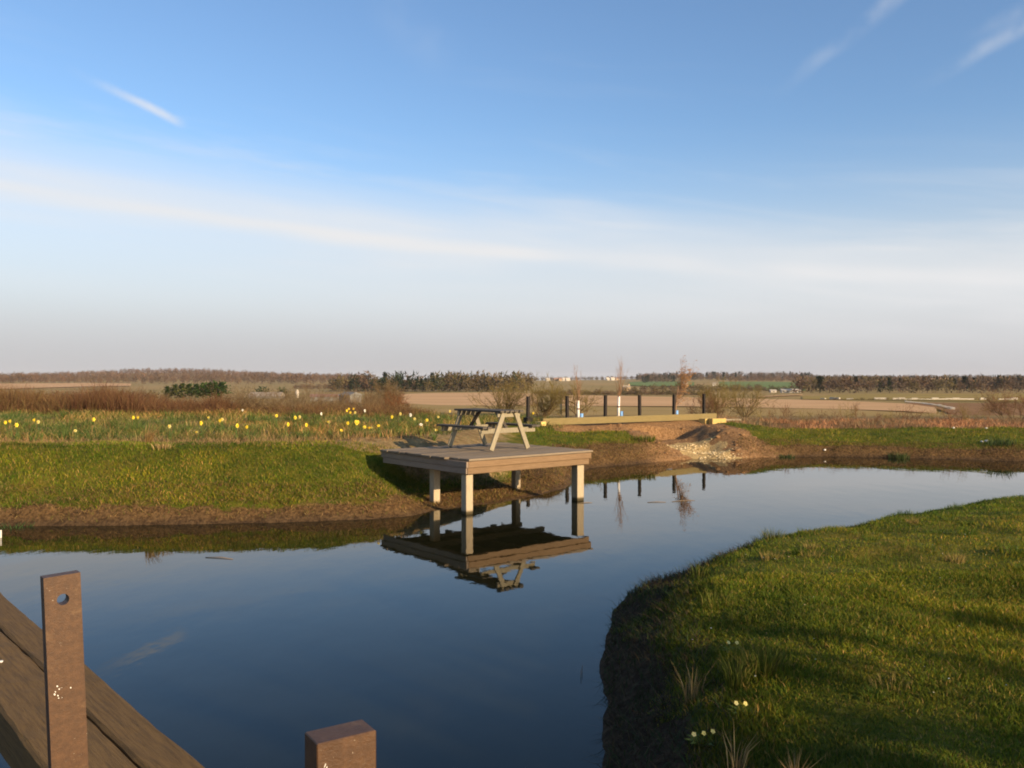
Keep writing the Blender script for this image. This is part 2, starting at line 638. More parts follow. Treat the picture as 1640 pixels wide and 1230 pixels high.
def fbm(x, y, seed=0, o=4):
    s, a, t = 0.0, 0.5, 0.0
    for k in range(o):
        s = s + a * (vnoise(x, y, seed + k) - 0.5)
        t += a
        x, y, a = x * 2.03 + 5.1, y * 2.03 + 1.7, a * 0.5
    return s / t * 2


def sst(v, lo, hi):
    t = np.clip((v - lo) / (hi - lo), 0, 1)
    return t * t * (3 - 2 * t)


FAR_SHORE = [(-24, 11.5), (-16, 13.0), (-11.7, 13.4), (-7.96, 13.6), (-6.04, 13.64), (-3.97, 13.88), (-2.24, 14.25), (-1.67, 14.6), (-1.40, 15.1),
             (-.785, 15.7), (-.23, 16.1), (.63, 17.3), (1.16, 18.4), (1.52, 20.25), (1.95, 22.36), (2.98, 23.2),
             (4.15, 24.2), (5.17, 25.0), (6.19, 24.8), (6.88, 25.35), (9.2, 25.76), (11.3, 25.2), (13.3, 24.6), (14.2, 24.2),
             (17, 24.2), (21, 24.0), (26, 22.5), (30, 21)]
NEAR_SHORE = [(27, 19.2), (22, 18.2), (15, 16.8), (10.5, 15.6), (7.6, 14.4), (5.5, 13.2), (4.2, 12.2), (3.1, 11.2), (2.3, 10.4),
              (1.6, 9.6), (1.15, 9.0), (.98, 8.55), (.82, 7.7), (.72, 7.1), (.66, 6.65), (.66, 6.15), (.58, 5.6), (.52, 5.1),
              (.45, 4.2), (.3, 3.0), (.2, 1.0), (.2, -2)]
POND = np.array(FAR_SHORE + NEAR_SHORE + [(.2, -5), (-24, -5)], float)


def pond_dist(x, y):
    """Signed distance to the waterline, positive on land."""
    x, y = np.asarray(x, float), np.asarray(y, float)
    d2 = np.full(x.shape, 1e12)
    inside = np.zeros(x.shape, bool)
    for (ax, ay), (bx, by) in zip(POND, np.roll(POND, -1, axis=0)):
        ex, ey = bx - ax, by - ay
        t = np.clip(((x - ax) * ex + (y - ay) * ey) / (ex * ex + ey * ey), 0, 1)
        d2 = np.minimum(d2, (x - ax - t * ex) ** 2 + (y - ay - t * ey) ** 2)
        if ay != by:
            c = ((ay > y) != (by > y)) & (x < (bx - ax) * (y - ay) / (by - ay) + ax)
            inside ^= c
    d = np.sqrt(d2)
    return np.where(inside, -d, d)


_rr = np.array([1, 60, 120, 250, 500, 800, 1200], float)
_zz = np.array([0.35, 0.0, -1.5, -3.8, -6.3, -6.8, -5.4])
_lr = np.linspace(0, math.log(1200), 400)
_lz = np.interp(_lr, np.log(_rr), _zz)
_k = np.hanning(31)
_k /= _k.sum()
_lz = np.convolve(np.pad(_lz, 15, mode='edge'), _k, 'valid')
SKY_PX = [(-3000, 606), (-600, 605), (0, 605.5), (120, 603), (220, 597), (330, 598), (430, 603), (560, 607), (700, 609), (850, 609.5), (1000, 607.5), (1080, 603.5), (1250, 603.5), (1400, 606), (1560, 605), (1640, 604.5), (2400, 605), (5000, 606)]


def far_z(x, y):
    d = np.maximum(np.asarray(y, float), 1.0)
    d = np.maximum(d, np.abs(x) * 0.35)
    z = np.interp(np.log(d), _lr, _lz)
    px = 820 + 1400 * np.asarray(x, float) / d
    ysk = np.interp(px, [a for a, _ in SKY_PX], [b for _, b in SKY_PX])
    z26 = EYE + (606 - ysk) / 1400 * 2600
    t = np.clip((d - 1200) / 1400, 0, 1)
    s = t * t * (3 - 2 * t)
    z = np.where(d > 1200, -5.4 + (z26 + 5.4) * (0.35 * t + 0.65 * s), z)
    z = np.where(d > 2600, z26 - (d - 2600) * 0.004, z)
    return z + fbm(np.asarray(x) / 260.0, d / 260.0, 40, 3) * np.clip((d - 150) / 2000, 0, 0.8)


BEAM_A, BEAM_B = np.array((0.95, 26.75)), np.array((7.36, 31.4))


def seg_dist(x, y, a, b):
    e = b - a
    t = ((x - a[0]) * e[0] + (y - a[1]) * e[1]) / (e @ e)
    tc = np.clip(t, 0, 1)
    return np.hypot(x - a[0] - tc * e[0], y - a[1] - tc * e[1]), t


def near_side(x, y):
    return (x > 0) & (y < 12 + 0.47 * x)


GUL_A, GUL_B = np.array((6.0, 24.2)), np.array((4.9, 29.0))


def height(x, y, detail=True):
    x, y = np.asarray(x, float), np.asarray(y, float)
    d = pond_dist(x, y)
    dn = d + fbm(x / 0.6, y / 0.6, 3, 4) * 0.17 * sst(np.abs(d), 0.0, 0.3)
    zl = np.interp(dn, [-3, -.6, 0, .4, 2.9, 3.4, 4.4, 5.6, 8, 15, 22], [-1.2, -.35, 0, .25, .97, 1.02, .95, .87, .88, 1.0, 1.04])
    zm = np.interp(dn, [-3, -.6, 0, .5, 1.8, 3, 5, 20], [-1.2, -.35, 0, .30, .68, .76, .82, .85])
    zr = np.interp(dn, [-3, -.6, 0, .5, 3.2, 5, 20], [-1.2, -.35, 0, .28, .60, .66, .68])
    zn = np.interp(dn, [-3, -.6, 0, .2, .55, 1.0, 1.5, 3, 8], [-1.2, -.5, 0, .13, .32, .45, .51, .58, .74])
    wm = sst(x, -0.8, 2.2)
    wr = sst(x, 7.2, 9.2)
    zf = zl * (1 - wm) + zm * wm
    zf = zf * (1 - wr) + zr * wr
    near = near_side(x, y)
    z = np.where(near, zn, zf)
    if detail:
        rough = np.where(near, 1.0, 0.75) * sst(d, 0.15, 0.8)
        z = z + rough * (fbm(x / 1.5, y / 1.5, 11, 3) * 0.085 + fbm(x / 0.45, y / 0.45, 17, 2) * 0.035)
        z = z + sst(d, -0.1, 0.1) * (1 - sst(d, 0.5, 0.9)) * fbm(x / 0.35, y / 0.35, 23, 3) * 0.055
    # a low shelf of bare soil under the timber deck
    u = (x + 0.78) * 0.77 + (y - 14.65) * 0.638
    v = -(x + 0.78) * 0.638 + (y - 14.65) * 0.77
    under = sst(u, -0.7, 0.2) * (1 - sst(u, 3.2, 4.0)) * sst(v, -0.5, 0.2) * (1 - sst(v, 2.7, 3.3))
    zs = np.interp(dn, [-3, -.6, 0, .8, 1.9, 3.0, 4.5], [-1.2, -.3, 0, .06, .26, .56, .78])
    z = np.where(near, z, z * (1 - under) + zs * under)
    # the dug inlet: a gully from the pond up to the sleeper, with spoil thrown up on both sides
    gd, gt = seg_dist(x, y, GUL_A, GUL_B)
    on = sst(gt, -0.25, 0.05) * (1 - sst(gt, 0.92, 1.02)) * (d > -1)
    lump = fbm(x / 0.5, y / 0.5, 31, 3)
    z = z - on * 0.46 * (1 - sst(gd, 0.35, 1.5)) * sst(d, -0.2, 1.6)
    z = z + on * sst(d, 0.2, 1.0) * np.exp(-((gd - 1.8) / 0.6) ** 2) * (-0.02 + 0.08 * lump) * np.where(x > 5.5, 1.0, 0.4)
    z = z + on * (1 - sst(gd, 1.0, 1.6)) * fbm(x / 0.4, y / 0.4, 37, 3) * 0.05
    bd, bt = seg_dist(x, y, BEAM_A, BEAM_B)
    front = ((x - BEAM_A[0]) * (BEAM_B[1] - BEAM_A[1]) - (y - BEAM_A[1]) * (BEAM_B[0] - BEAM_A[0])) > 0
    z = z - (front & (bt > -0.02) & (bt < 1.1)) * 0.20 * np.exp(-((bd - 0.7) / 0.45) ** 2) * (0.7 + 0.5 * lump)
    # run out into the valley
    w = sst(y, 29.5, 58) * ~near
    w = np.maximum(w, sst(np.abs(x), 30, 70))
    w = np.maximum(w, sst(-y, 12, 60))
    return z * (1 - w) + far_z(x, y) * w


def axis(lo, hi, step, out_lo, out_hi, g):
    core = list(np.arange(lo, hi + 1e-6, step))
    s, v = step, core[-1]
    while v < out_hi:
        s *= g
        v += s
        core.append(v)
    s, v, pre = step, core[0], []
    while v > out_lo:
        s *= g
        v -= s
        pre.append(v)
    return np.array(pre[::-1] + core)


def build_ground():
    ax = axis(-11, 16, 0.115, -6000, 6000, 1.05)
    ay = axis(2.5, 34, 0.115, -400, 7000, 1.045)
    X, Y = np.meshgrid(ax, ay)
    x, y = X.ravel(), Y.ravel()
    z = height(x, y)
    nx, ny = len(ax), len(ay)
    i = np.arange(nx * ny).reshape(ny, nx)
    f = np.stack([i[:-1, :-1], i[:-1, 1:], i[1:, 1:], i[1:, :-1]], -1).reshape(-1, 4)
    me = np_mesh('ground', np.c_[x, y, z], f, smooth=True)
    d = pond_dist(x, y)
    near = near_side(x, y)
    n = fbm(x / 1.1, y / 1.1, 51, 3)
    soil_w = np.where(near, 0.50, np.where(x < -1.6, 0.46, np.where(x < 3, 1.1, np.where(x > 7.5, 0.68, 0.95)))) + 0.22 * n
    soil = 1 - sst(d, soil_w - 0.25, soil_w + 0.2)
    gd, gt = seg_dist(x, y, GUL_A, GUL_B)
    bd, bt = seg_dist(x, y, BEAM_A, BEAM_B)
    soil = np.maximum(soil, (1 - sst(gd, 1.7, 2.5)) * (gt > -0.4) * (gt < 1.1) * ~near)
    soil = np.maximum(soil, (1 - sst(bd, 0.8, 1.7)) * (x > 1.2) * (x < 9.6))
    soil = np.maximum(soil, (sst(y, 28.6, 29.4) * (1 - sst(y, 31, 33))) * (x > 7.5) * 0.75)
    grav = (1 - sst(gd + 0.55 * fbm(x / 0.5, y / 0.5, 71, 3), 0.6, 0.9)) * (gt > -0.2) * (gt < 0.66)
    rough = sst(y + 0.6 * fbm(x / 1.5, y / 1.5, 61, 2), 16.9, 17.6) * (1 - sst(x, -1.2, 0.8)) * ~near
    rough = np.maximum(rough, sst(y, 28.5, 30.5) * ~near)
    far = sst(y, 36, 60)
    far = np.maximum(far, sst(np.abs(x), 36, 60))
    z4 = np.stack([soil, rough, grav, far], -1).astype(np.float32)
    a = me.attributes.new('zone', 'FLOAT_COLOR', 'POINT')
    a.data.foreach_set('color', z4.ravel())
    p = me.attributes.new('shade_wet', 'FLOAT', 'POINT')
    shade_wet_mask = np.maximum(near * 1.0, (1 - sst(d, 0.02, 0.22)) * 0.7)  # near side: unlit slope put into the soil colour; elsewhere a wet waterline strip
    p.data.foreach_set('value', shade_wet_mask.astype(np.float32))
    fr = np.maximum((1 - sst(gd, 1.6, 2.6)) * (gt > -0.1) * (gt < 1.15), (1 - sst(bd, 0.9, 1.8)) * (x > 0.8) * (x < 9.8))
    fr = np.maximum(fr, sst(y, 28.3, 29.2) * (x > 7) * 0.7) * ~near
    p = me.attributes.new('fresh', 'FLOAT', 'POINT')
    p.data.foreach_set('value', fr.astype(np.float32))
    g = link('ground', me, M['ground_earth'])
    props(g, 'grassy pond banks of bare brown soil running out into the valley', kind='structure')


build_ground()


def build_water():
    bm = bmesh.new()
    # a little wider than the waterline, so that it dips under the banks
    xs, ys = np.linspace(-26, 32, 30), np.linspace(-6, 27.5, 18)
    grid = [[bm.verts.new((a, b, 0)) for a in xs] for b in ys]
    for j in range(len(ys) - 1):
        for i in range(len(xs) - 1):
            bm.faces.new([grid[j][i], grid[j][i + 1], grid[j + 1][i + 1], grid[j + 1][i]])
    me = bpy.data.meshes.new('pond_water')
    bm.to_mesh(me)
    bm.free()
    props(link('pond_water', me, M['pond_water']), 'still dark pond water mirroring the sky', kind='structure')


build_water()


def gz(x, y):
    return float(height(np.array([x]), np.array([y]))[0])


def at(px, D):
    """World X of something that the photograph shows in column px, D metres away."""
    return (px - 820) / 1400 * D


# ------------------------------------------------------------------ far country
_dd = np.exp(np.linspace(math.log(45), math.log(2600), 900))


def depth_of(py, px):
    x = (px - 820) / 1400 * _dd
    yy = 606 + 1400 * (EYE - far_z(x, _dd)) / _dd
    yy = np.minimum.accumulate(yy)
    return float(np.interp(-py, -yy, _dd))


def field(name, label, mat, pxs, lift=0.35, n=26, cat='field'):
    """pxs: top edge and bottom edge as (px, top_py, bottom_py) columns, laid out on the ground they cover."""
    xs = np.linspace(pxs[0][0], pxs[-1][0], n)
    top = np.interp(xs, [p[0] for p in pxs], [p[1] for p in pxs])
    bot = np.interp(xs, [p[0] for p in pxs], [p[2] for p in pxs])
    V, F = [], []
    m = 9
    for px, a, b in zip(xs, top, bot):
        d0, d1 = depth_of(b, px), depth_of(a, px)
        for k in range(m):
            d = d0 * (d1 / d0) ** (k / (m - 1))
            x = (px - 820) / 1400 * d
            V.append((x, d, float(far_z(np.array([x]), np.array([d]))[0]) + 0.05 + lift * min(1.0, d / 900)))
    for i in range(n - 1):
        for k in range(m - 1):
            F.append((i * m + k, (i + 1) * m + k, (i + 1) * m + k + 1, i * m + k + 1))
    o = link(name, np_mesh(name, V, F, smooth=True), M[mat])
    return props(o, label, cat if False else None, kind='structure')


field('ploughed_field', 'bare tan ploughed field below the tall bare wood', 'tan_field', [(640, 632, 646), (700, 630, 650), (800, 629, 651), (860, 631, 651)])
field('stubble_field', 'olive stubble strip below the tan field left of the table', 'stubble_field', [(655, 646, 657), (700, 650, 664), (860, 651, 664)], 0.25)
field('ploughed_field', 'wide pinkish tan ploughed field behind the black stakes', 'tan_field', [(900, 633, 651), (1100, 637, 652), (1330, 642, 656), (1450, 647, 660), (1500, 654, 664)])
field('stubble_field', 'dull olive stubble in front of the wide tan field', 'stubble_field', [(900, 651, 668), (1330, 656, 668), (1500, 664, 669), (1530, 666, 670)], 0.2)
field('brown_field', 'dark brown ploughed field at the right beyond the curved stone wall', 'brown_field', [(1455, 645.5, 648), (1500, 645.5, 655), (1530, 646, 668), (1640, 647, 668), (1800, 648, 668)], 0.3)
field('olive_field', 'olive grass field under the right hand wood', 'olive_field', [(1285, 635, 640), (1400, 631.5, 641), (1640, 631, 644.5), (1800, 631, 645)], 0.3)
field('green_field', 'small green field on the far hillside left of the windswept tree', 'green_field', [(1008, 612.8, 618), (1035, 611.2, 619.5), (1100, 611.5, 619.5), (1112, 612.5, 619)], 0.7)
field('green_field', 'green field on the far hillside above the long white shed', 'green_field', [(1150, 612, 621), (1210, 611.8, 625), (1290, 613, 627)], 0.7)
field('tan_field', 'pale tan field strip below the wooded hill at far left', 'tan_field', [(-200, 615.5, 624), (0, 615, 624), (140, 613.8, 620), (210, 615, 619)], 0.6)
field('tan_field', 'small tan clearing in the wood at right', 'tan_field', [(1490, 613.5, 617), (1510, 611.5, 618.5), (1528, 613.0, 617)], 7.0)
field('tan_field', 'narrow pale track beside the long white shed', 'tan_field', [(1210, 636.5, 637.6), (1250, 633.8, 635.2), (1285, 632.6, 633.8)], 0.7)

# ------------------------------------------------------------------ trees made of many small faces


def sprays(n, rng, cx, cz, rx, rz, size, upbias=0.4):
    """n thin triangles spread through an ellipsoid crown: (n,3,3)."""
    u = rng.normal(size=(n, 3))
    u /= np.linalg.norm(u, axis=1)[:, None]
    r = rng.random(n) ** 0.45
    lump = 1 + 0.22 * np.sin(3 * u[:, 0] + cx) * np.cos(2.4 * u[:, 1] + 1.3)
    c = u * (r * lump)[:, None] * np.array([rx, rx, rz]) + np.array([0, 0, cz])
    d = rng.normal(size=(n, 3)) * 0.6 + u * 0.7
    d[:, 2] += upbias
    d /= np.linalg.norm(d, axis=1)[:, None]
    s = np.cross(d, rng.normal(size=(n, 3)))
    s /= np.linalg.norm(s, axis=1)[:, None] + 1e-9
    L = size * rng.uniform(0.6, 1.4, n)[:, None]
    W = L * rng.uniform(0.25, 0.5, n)[:, None]
    return np.stack([c - s * W * 0.5, c + s * W * 0.5, c + d * L], 1)


def proto_bare(rng, h, dense=90, slim=1.0):
    tr = sprays(dense, rng, rng.uniform(0, 6), h * 0.54, h * 0.33 * slim, h * 0.47, h * 0.15, 0.5)
    tr[:, :, 2] = np.maximum(tr[:, :, 2], 0.0)
    w = h * 0.016
    trunk = []
    for a in (0, 2.1, 4.2):
        p, q = np.array([math.cos(a), math.sin(a), 0]) * w, np.array([math.cos(a + 2.1), math.sin(a + 2.1), 0]) * w
        trunk.append([p, q, np.array([0, 0, h * 0.85])])
    for _ in range(6):
        a, z0 = rng.uniform(0, 6.28), h * rng.uniform(0.25, 0.5)
        e = np.array([math.cos(a) * h * 0.2, math.sin(a) * h * 0.2, z0 + h * 0.28])
        trunk.append([np.array([0, 0, z0]), np.array([0, 0, z0 + h * 0.025]), e])
    return tr, np.array(trunk)


def proto_conifer(rng, h, dense=110):
    n = dense
    t = rng.random(n) ** 0.8
    rad = (1 - t) * h * 0.19 + h * 0.03
    a = rng.uniform(0, 6.28, n)
    rr = rad * rng.uniform(0.3, 1.05, n)
    c = np.c_[np.cos(a) * rr, np.sin(a) * rr, h * (0.10 + 0.88 * t)]
    d = np.c_[np.cos(a), np.sin(a), rng.uniform(-0.5, 0.1, n)]
    s = np.c_[-np.sin(a), np.cos(a), np.zeros(n)]
    L, W = (h * 0.11 * rng.uniform(0.6, 1.3, n))[:, None], (h * 0.09 * rng.uniform(0.6, 1.3, n))[:, None]
    up = np.array([0, 0, 1.0])
    tr = np.stack([c - s * W * 0.6, c + s * W * 0.6, c + d * L * 0.7 + up * L * 0.9], 1)
    w = h * 0.02
    trunk = np.array([[[-w, 0, 0], [w, 0, 0], [0, 0, h * 0.7]], [[0, -w, 0], [0, w, 0], [0, 0, h * 0.7]]])
    return tr, trunk


PROTO_RNG = np.random.default_rng(21)
BARE = [proto_bare(PROTO_RNG, 1.0, 120, s) for s in (1.0, 0.85, 1.15, 0.95, 1.1)]
SLIM = [proto_bare(PROTO_RNG, 1.0, 90, s) for s in (0.55, 0.65, 0.6)]
CONI = [proto_conifer(PROTO_RNG, 1.0) for _ in range(4)]


def tri_object(name, tris, cols, mat='leafage', parent=None):
    tris = np.concatenate(tris)
    cols = np.concatenate(cols)
    v = tris.reshape(-1, 3)
    f = np.arange(len(v)).reshape(-1, 3)
    return link(name, np_mesh(name, v, f, np.repeat(cols, 3, axis=0)), M[mat], parent)


def place_tree(proto, rng, x, y, z, h, c, ctr, wide=1.0):
    """Triangles and colours of one tree of height h."""
    cr, tk = proto
    a = rng.uniform(0, 6.28)
    rot = np.array([[math.cos(a), -math.sin(a), 0], [math.sin(a), math.cos(a), 0], [0, 0, 1]])
    sc = np.array([wide, wide, 1.0]) * h
    k = rng.uniform(0.8, 1.2)
    colv = np.array(c) * k * rng.uniform(0.75, 1.25, (len(cr), 1))
    colt = np.tile(np.array(ctr) * rng.uniform(0.8, 1.2), (len(tk), 1))
    p = np.array([x, y, z])
    return [(cr @ rot.T) * sc + p, (tk @ rot.T) * sc + p], [colv, colt]


def wood(name, label, px0, px1, ranks, hgt, step, kinds, cols, seed, wide=1.0, keep=None):
    """A wood too far off to count: ranks of trees from depth ranks[0] to ranks[1]."""
    rng = np.random.default_rng(seed)
    T, C = [], []
    D = ranks[0]
    while D <= ranks[1]:
        px = px0 + rng.uniform(0, step / D * 1400)
        while px < px1:
            d = D * rng.uniform(0.985, 1.015)
            if keep is None or keep(px, d):
                x = at(px, d)
                z = float(far_z(np.array([x]), np.array([d]))[0]) - 0.3
                k = kinds[rng.integers(len(kinds))]
                proto = k[0][rng.integers(len(k[0]))]
                t, c = place_tree(proto, rng, x, d, z, hgt * rng.uniform(0.62, 1.25), cols[k[1]], (0.14, 0.11, 0.075), wide * rng.uniform(0.9, 1.25))
                T += t
                C += c
            px += step / D * 1400 * rng.uniform(0.7, 1.3)
        D *= ranks[2]
    return props(tri_object(name, T, C), label, kind='stuff')


CB = {'brown': (0.125, 0.078, 0.046), 'grey': (0.11, 0.078, 0.052), 'olive': (0.105, 0.08, 0.034), 'green': (0.022, 0.033, 0.015), 'rust': (0.15, 0.085, 0.046)}
wood('woodland', 'brown leafless wood covering the long hill at far left', -260, 585, (1200, 2550, 1.07), 13, 12,
     [(BARE, 'brown'), (BARE, 'grey'), (BARE, 'brown'), (BARE, 'rust'), (BARE, 'brown')], CB, 1, 1.2)
wood('woodland', 'mixed wood of dark conifers and bare trees left of the tall stand', 530, 700, (560, 640, 1.035), 11.0, 4.2,
     [(CONI, 'green'), (BARE, 'green'), (BARE, 'brown'), (BARE, 'green'), (BARE, 'olive')], CB, 2, 1.1)
wood('woodland', 'bare wood behind the stand of tall trunks', 690, 850, (620, 720, 1.05), 11.5, 4.5, [(SLIM, 'olive'), (BARE, 'brown'), (CONI, 'green')], CB, 3, 1.1)
wood('woodland', 'bluish wooded ridge on the horizon in the middle', 840, 1060, (2200, 2650, 1.05), 9, 15, [(BARE, 'grey'), (BARE, 'olive')], CB, 4, 1.6)
wood('woodland', 'dark wood on the hilltop behind the windswept tree', 1020, 1300, (1600, 2550, 1.07), 13, 12,
     [(BARE, 'grey'), (CONI, 'green'), (BARE, 'brown')], CB, 5, 1.4)
wood('woodland', 'dark hanging wood on the hillside between two green fields', 1028, 1085, (1350, 1650, 1.06), 11, 9, [(BARE, 'grey'), (CONI, 'green')], CB, 6, 1.3)
wood('woodland', 'reddish young wood on the hilltop at right', 1165, 1340, (1480, 1800, 1.07), 9, 9, [(BARE, 'rust'), (BARE, 'brown')], CB, 7, 1.3)
wood('woodland', 'broad brown wood filling the hillside at right', 1275, 1980, (500, 2500, 1.10), 9.0, 6.0,
     [(BARE, 'brown'), (BARE, 'grey'), (BARE, 'olive'), (CONI, 'green'), (BARE, 'brown')], CB, 8, 1.25,
     keep=lambda px, d: not (1488 < px < 1530 and 760 < d < 1500))
wood('hedgerow', 'dark hedge along the top of the wide tan field', 860, 1140, (405, 420, 1.03), 2.6, 1.8, [(BARE, 'olive'), (BARE, 'brown')], CB, 9, 2.0)
wood('hedgerow', 'grey hedge and small trees below the far green fields', 1000, 1290, (560, 640, 1.05), 4.2, 5.5, [(BARE, 'olive'), (BARE, 'grey')], CB, 10, 1.7)
wood('hedgerow', 'scrubby olive hedge across the fields at left', -220, 268, (150, 330, 1.12), 2.3, 4.0, [(BARE, 'olive'), (BARE, 'brown')], CB, 11, 1.7)
wood('hedgerow', 'dark hedge line at the foot of the left hill wood', 470, 690, (700, 760, 1.04), 4, 5.0, [(BARE, 'brown'), (BARE, 'grey')], CB, 12, 1.6)
wood('hedgerow', 'low dark hedge along the stone wall at right', 1320, 1800, (245, 252, 1.03), 0.8, 1.6, [(BARE, 'brown'), (BARE, 'olive')], CB, 13, 2.2)

# the tall trees whose trunks can be told apart
rng = np.random.default_rng(31)
for i, px in enumerate(np.linspace(704, 846, 24)):
    px = px + rng.uniform(-2, 2)
    D = 575 + rng.uniform(-15, 15)
    x = at(px, D)
    z = float(far_z(np.array([x]), np.array([D]))[0])
    h = rng.uniform(11.5, 13.6)
    t, c = place_tree(SLIM[i % 3], rng, 0, 0, 0, h, (0.115, 0.083, 0.036) if i % 4 else (0.05, 0.058, 0.024), (0.24, 0.19, 0.12), 1.25)
    e = thing('bare_tree', 'tall slender bare tree in the stand behind the picnic table', 'tree', (x, D, z - 0.2), 0, 'tall bare trees at the edge of the wood')
    tri_object('crown', [t[0]], [c[0]], parent=e)
    tri_object('trunk', [t[1]], [c[1]], parent=e)

# evergreen screen and farm buildings at the left
for i, (px, top) in enumerate([(268, 619), (280, 616.5), (292, 615), (303, 616), (314, 615.5), (325, 614.5), (335, 613.5), (345, 612.8), (355, 612.5)]):
    D = 300
    x = at(px, D)
    z = float(far_z(np.array([x]), np.array([D]))[0])
    h = EYE - (top - 606) / 1400 * D - z + 0.4
    e = thing('evergreen_tree', 'dark evergreen in the dense row beyond the red scrub', 'tree', (x, D, z - 0.3), 0, 'evergreens in the row beyond the red scrub')
    t, c = place_tree(BARE[i % 5], rng, 0, 0, 0, h, (0.042, 0.078, 0.016) if i > 3 else (0.075, 0.08, 0.022), (0.06, 0.05, 0.03), 1.7)
    t2, c2 = place_tree(CONI[i % 4], rng, 0, 0, 0, h, (0.035, 0.072, 0.014), (0.06, 0.05, 0.03), 1.9)
    tri_object('crown', [t[0], t2[0]], [c[0], c2[0]], parent=e)
    tri_object('trunk', [t[1]], [c[1]], parent=e)
for i, (px, top, w, lab) in enumerate([(418, 619, 2.4, 'low dark evergreen behind the pale barn roof'), (452, 620, 1.9, 'dark evergreen at the right end of the pale barn roof')]):
    D = 330 if i == 0 else 296
    x = at(px, D)
    z = float(far_z(np.array([x]), np.array([D]))[0])
    h = EYE - (top - 606) / 1400 * D - z + 0.3
    e = thing('evergreen_tree', lab, 'tree', (x, D, z - 0.3))
    t, c = place_tree(BARE[i], rng, 0, 0, 0, h, (0.035, 0.055, 0.022), (0.06, 0.05, 0.03), w)
    t2, c2 = place_tree(BARE[i + 2], rng, 0, 0, -0.2 * h, h, (0.035, 0.055, 0.022), (0.06, 0.05, 0.03), w)
    tri_object('crown', [t[0], t2[0]], [c[0], c2[0]], parent=e)
    tri_object('trunk', [t[1]], [c[1]], parent=e)


def house(name, label, cat, px, D, w, dep, wall_h, roof_h, wall, roof, rz=0.0, windows=0, chimney=False, sink=0.2, group=None, lift=0.0):
    x = at(px, D)
    z = float(far_z(np.array([x]), np.array([D]))[0])
    e = thing(name, label, cat, (x, D, z - sink + lift), rz, group)
    MB().box((-w / 2, -dep / 2, 0), (w / 2, dep / 2, wall_h)).make('wall', M[wall], e)
    mb = MB()
    o = 0.25
    a = [(-w / 2 - o, -dep / 2 - o, wall_h), (w / 2 + o, -dep / 2 - o, wall_h), (w / 2 + o, dep / 2 + o, wall_h), (-w / 2 - o, dep / 2 + o, wall_h)]
    r0, r1 = (-w / 2 - o, 0, wall_h + roof_h), (w / 2 + o, 0, wall_h + roof_h)
    mb.poly([a[0], a[1], r1, r0]).poly([a[2], a[3], r0, r1]).poly([a[1], a[2], r1]).poly([a[3], a[0], r0]).poly([a[3], a[2], a[1], a[0]])
    rf = mb.make('roof', M[roof], e)
    if chimney:
        MB().box((w * 0.3, -0.4, wall_h + roof_h * 0.6), (w * 0.3 + 0.9, 0.4, wall_h + roof_h + 1.0)).make('chimney', M['house_cream'], rf)
    for k in range(windows):
        cx = -w / 2 + w * (k + 0.5) / windows
        MB().box((cx - 0.5, -dep / 2 - 0.04, wall_h * 0.45), (cx + 0.5, -dep / 2 + 0.02, wall_h * 0.75)).make('window', M['window_dark'], e)
    return e


V = [(877, 2000, 9, 'house_white', 'small white house at the left end of the far village'), (890, 2000, 10, 'house_cream', 'sandy gabled house in the middle of the far village'),
     (897, 1990, 8, 'house_cream', 'low sandy house just right of the gabled one in the far village'), (903, 2050, 8, 'house_white', 'small white house behind the village houses'),
     (909, 2000, 10, 'house_white', 'bright white house at the right end of the far village'), (973, 2080, 8, 'house_white', 'lone white house on the ridge left of the second young tree'),
     (981, 2060, 10, 'house_white', 'white house nearest the second young tree on the ridge'), (988, 2080, 7, 'house_cream', 'pale house on the ridge just behind the second young tree')]
for px, D, w, m, lab in V:
    house('house', lab, 'house', px, D, w, 7, 5, 3.5, m, 'house_roof' if m == 'house_cream' else 'house_white', R(20), 2, True, group='houses of the far village', lift=-1.2)
house('farm_cottage', 'small pale cottage in the hedge below the second young tree', 'house', 1003, 620, 5, 4, 2.6, 1.6, 'house_cream', 'barn_roof', R(10), 2, True)
house('farm_cottage', 'small white cottage right of the windswept tree', 'house', 1097, 900, 5, 4, 3, 2, 'house_white', 'barn_roof', R(15), 2, True, lift=1.0)
house('farm_cottage', 'low white cottage among trees behind the bare bush', 'house', 1146, 900, 6, 4, 2.4, 1.6, 'house_white', 'barn_roof', R(-10), 2, lift=1.0)
house('long_shed', 'long low white shed by the pale track at right', 'shed', 1266, 520, 11, 4, 1.6, 0.9, 'house_white', 'house_white', R(-4), 5)
house('small_shed', 'small white shed left of the long white shed', 'shed', 1238, 530, 3.5, 3, 1.3, 0.7, 'house_white', 'house_white', 0, 1)
house('barn', 'barn with a wide pale roof behind the red scrub', 'barn', 427, 290, 10, 9, 1.6, 1.4, 'shed_grey', 'barn_roof', R(4), 0, sink=0.9)
house('grey_shed', 'small grey shed with a pitched roof right of the barn', 'shed', 561, 190, 3.4, 3.4, 1.7, 0.7, 'shed_grey', 'shed_grey', R(-38), 1, sink=0.1)
house('grey_shed', 'low dark grey lean-to left of the small grey shed', 'shed', 520, 215, 6.5, 3.4, 1.2, 0.7, 'shed_grey', 'house_roof', R(8), 0, sink=0.1)
x = at(476, 300)
z = float(far_z(np.array([x]), np.array([300.0]))[0])
e = thing('feed_silo', 'small white silo between the barn and the grey shed', 'silo', (x, 300, z))
MB().tube([(0, 0, 0), (0, 0, 2.4)], [0.6, 0.6], 12).make('tank', M['house_white'], e, True)
MB().tube([(0, 0, 2.4), (0, 0, 3.0)], [0.63, 0.12], 12).make('roof', M['house_white'], e, True)


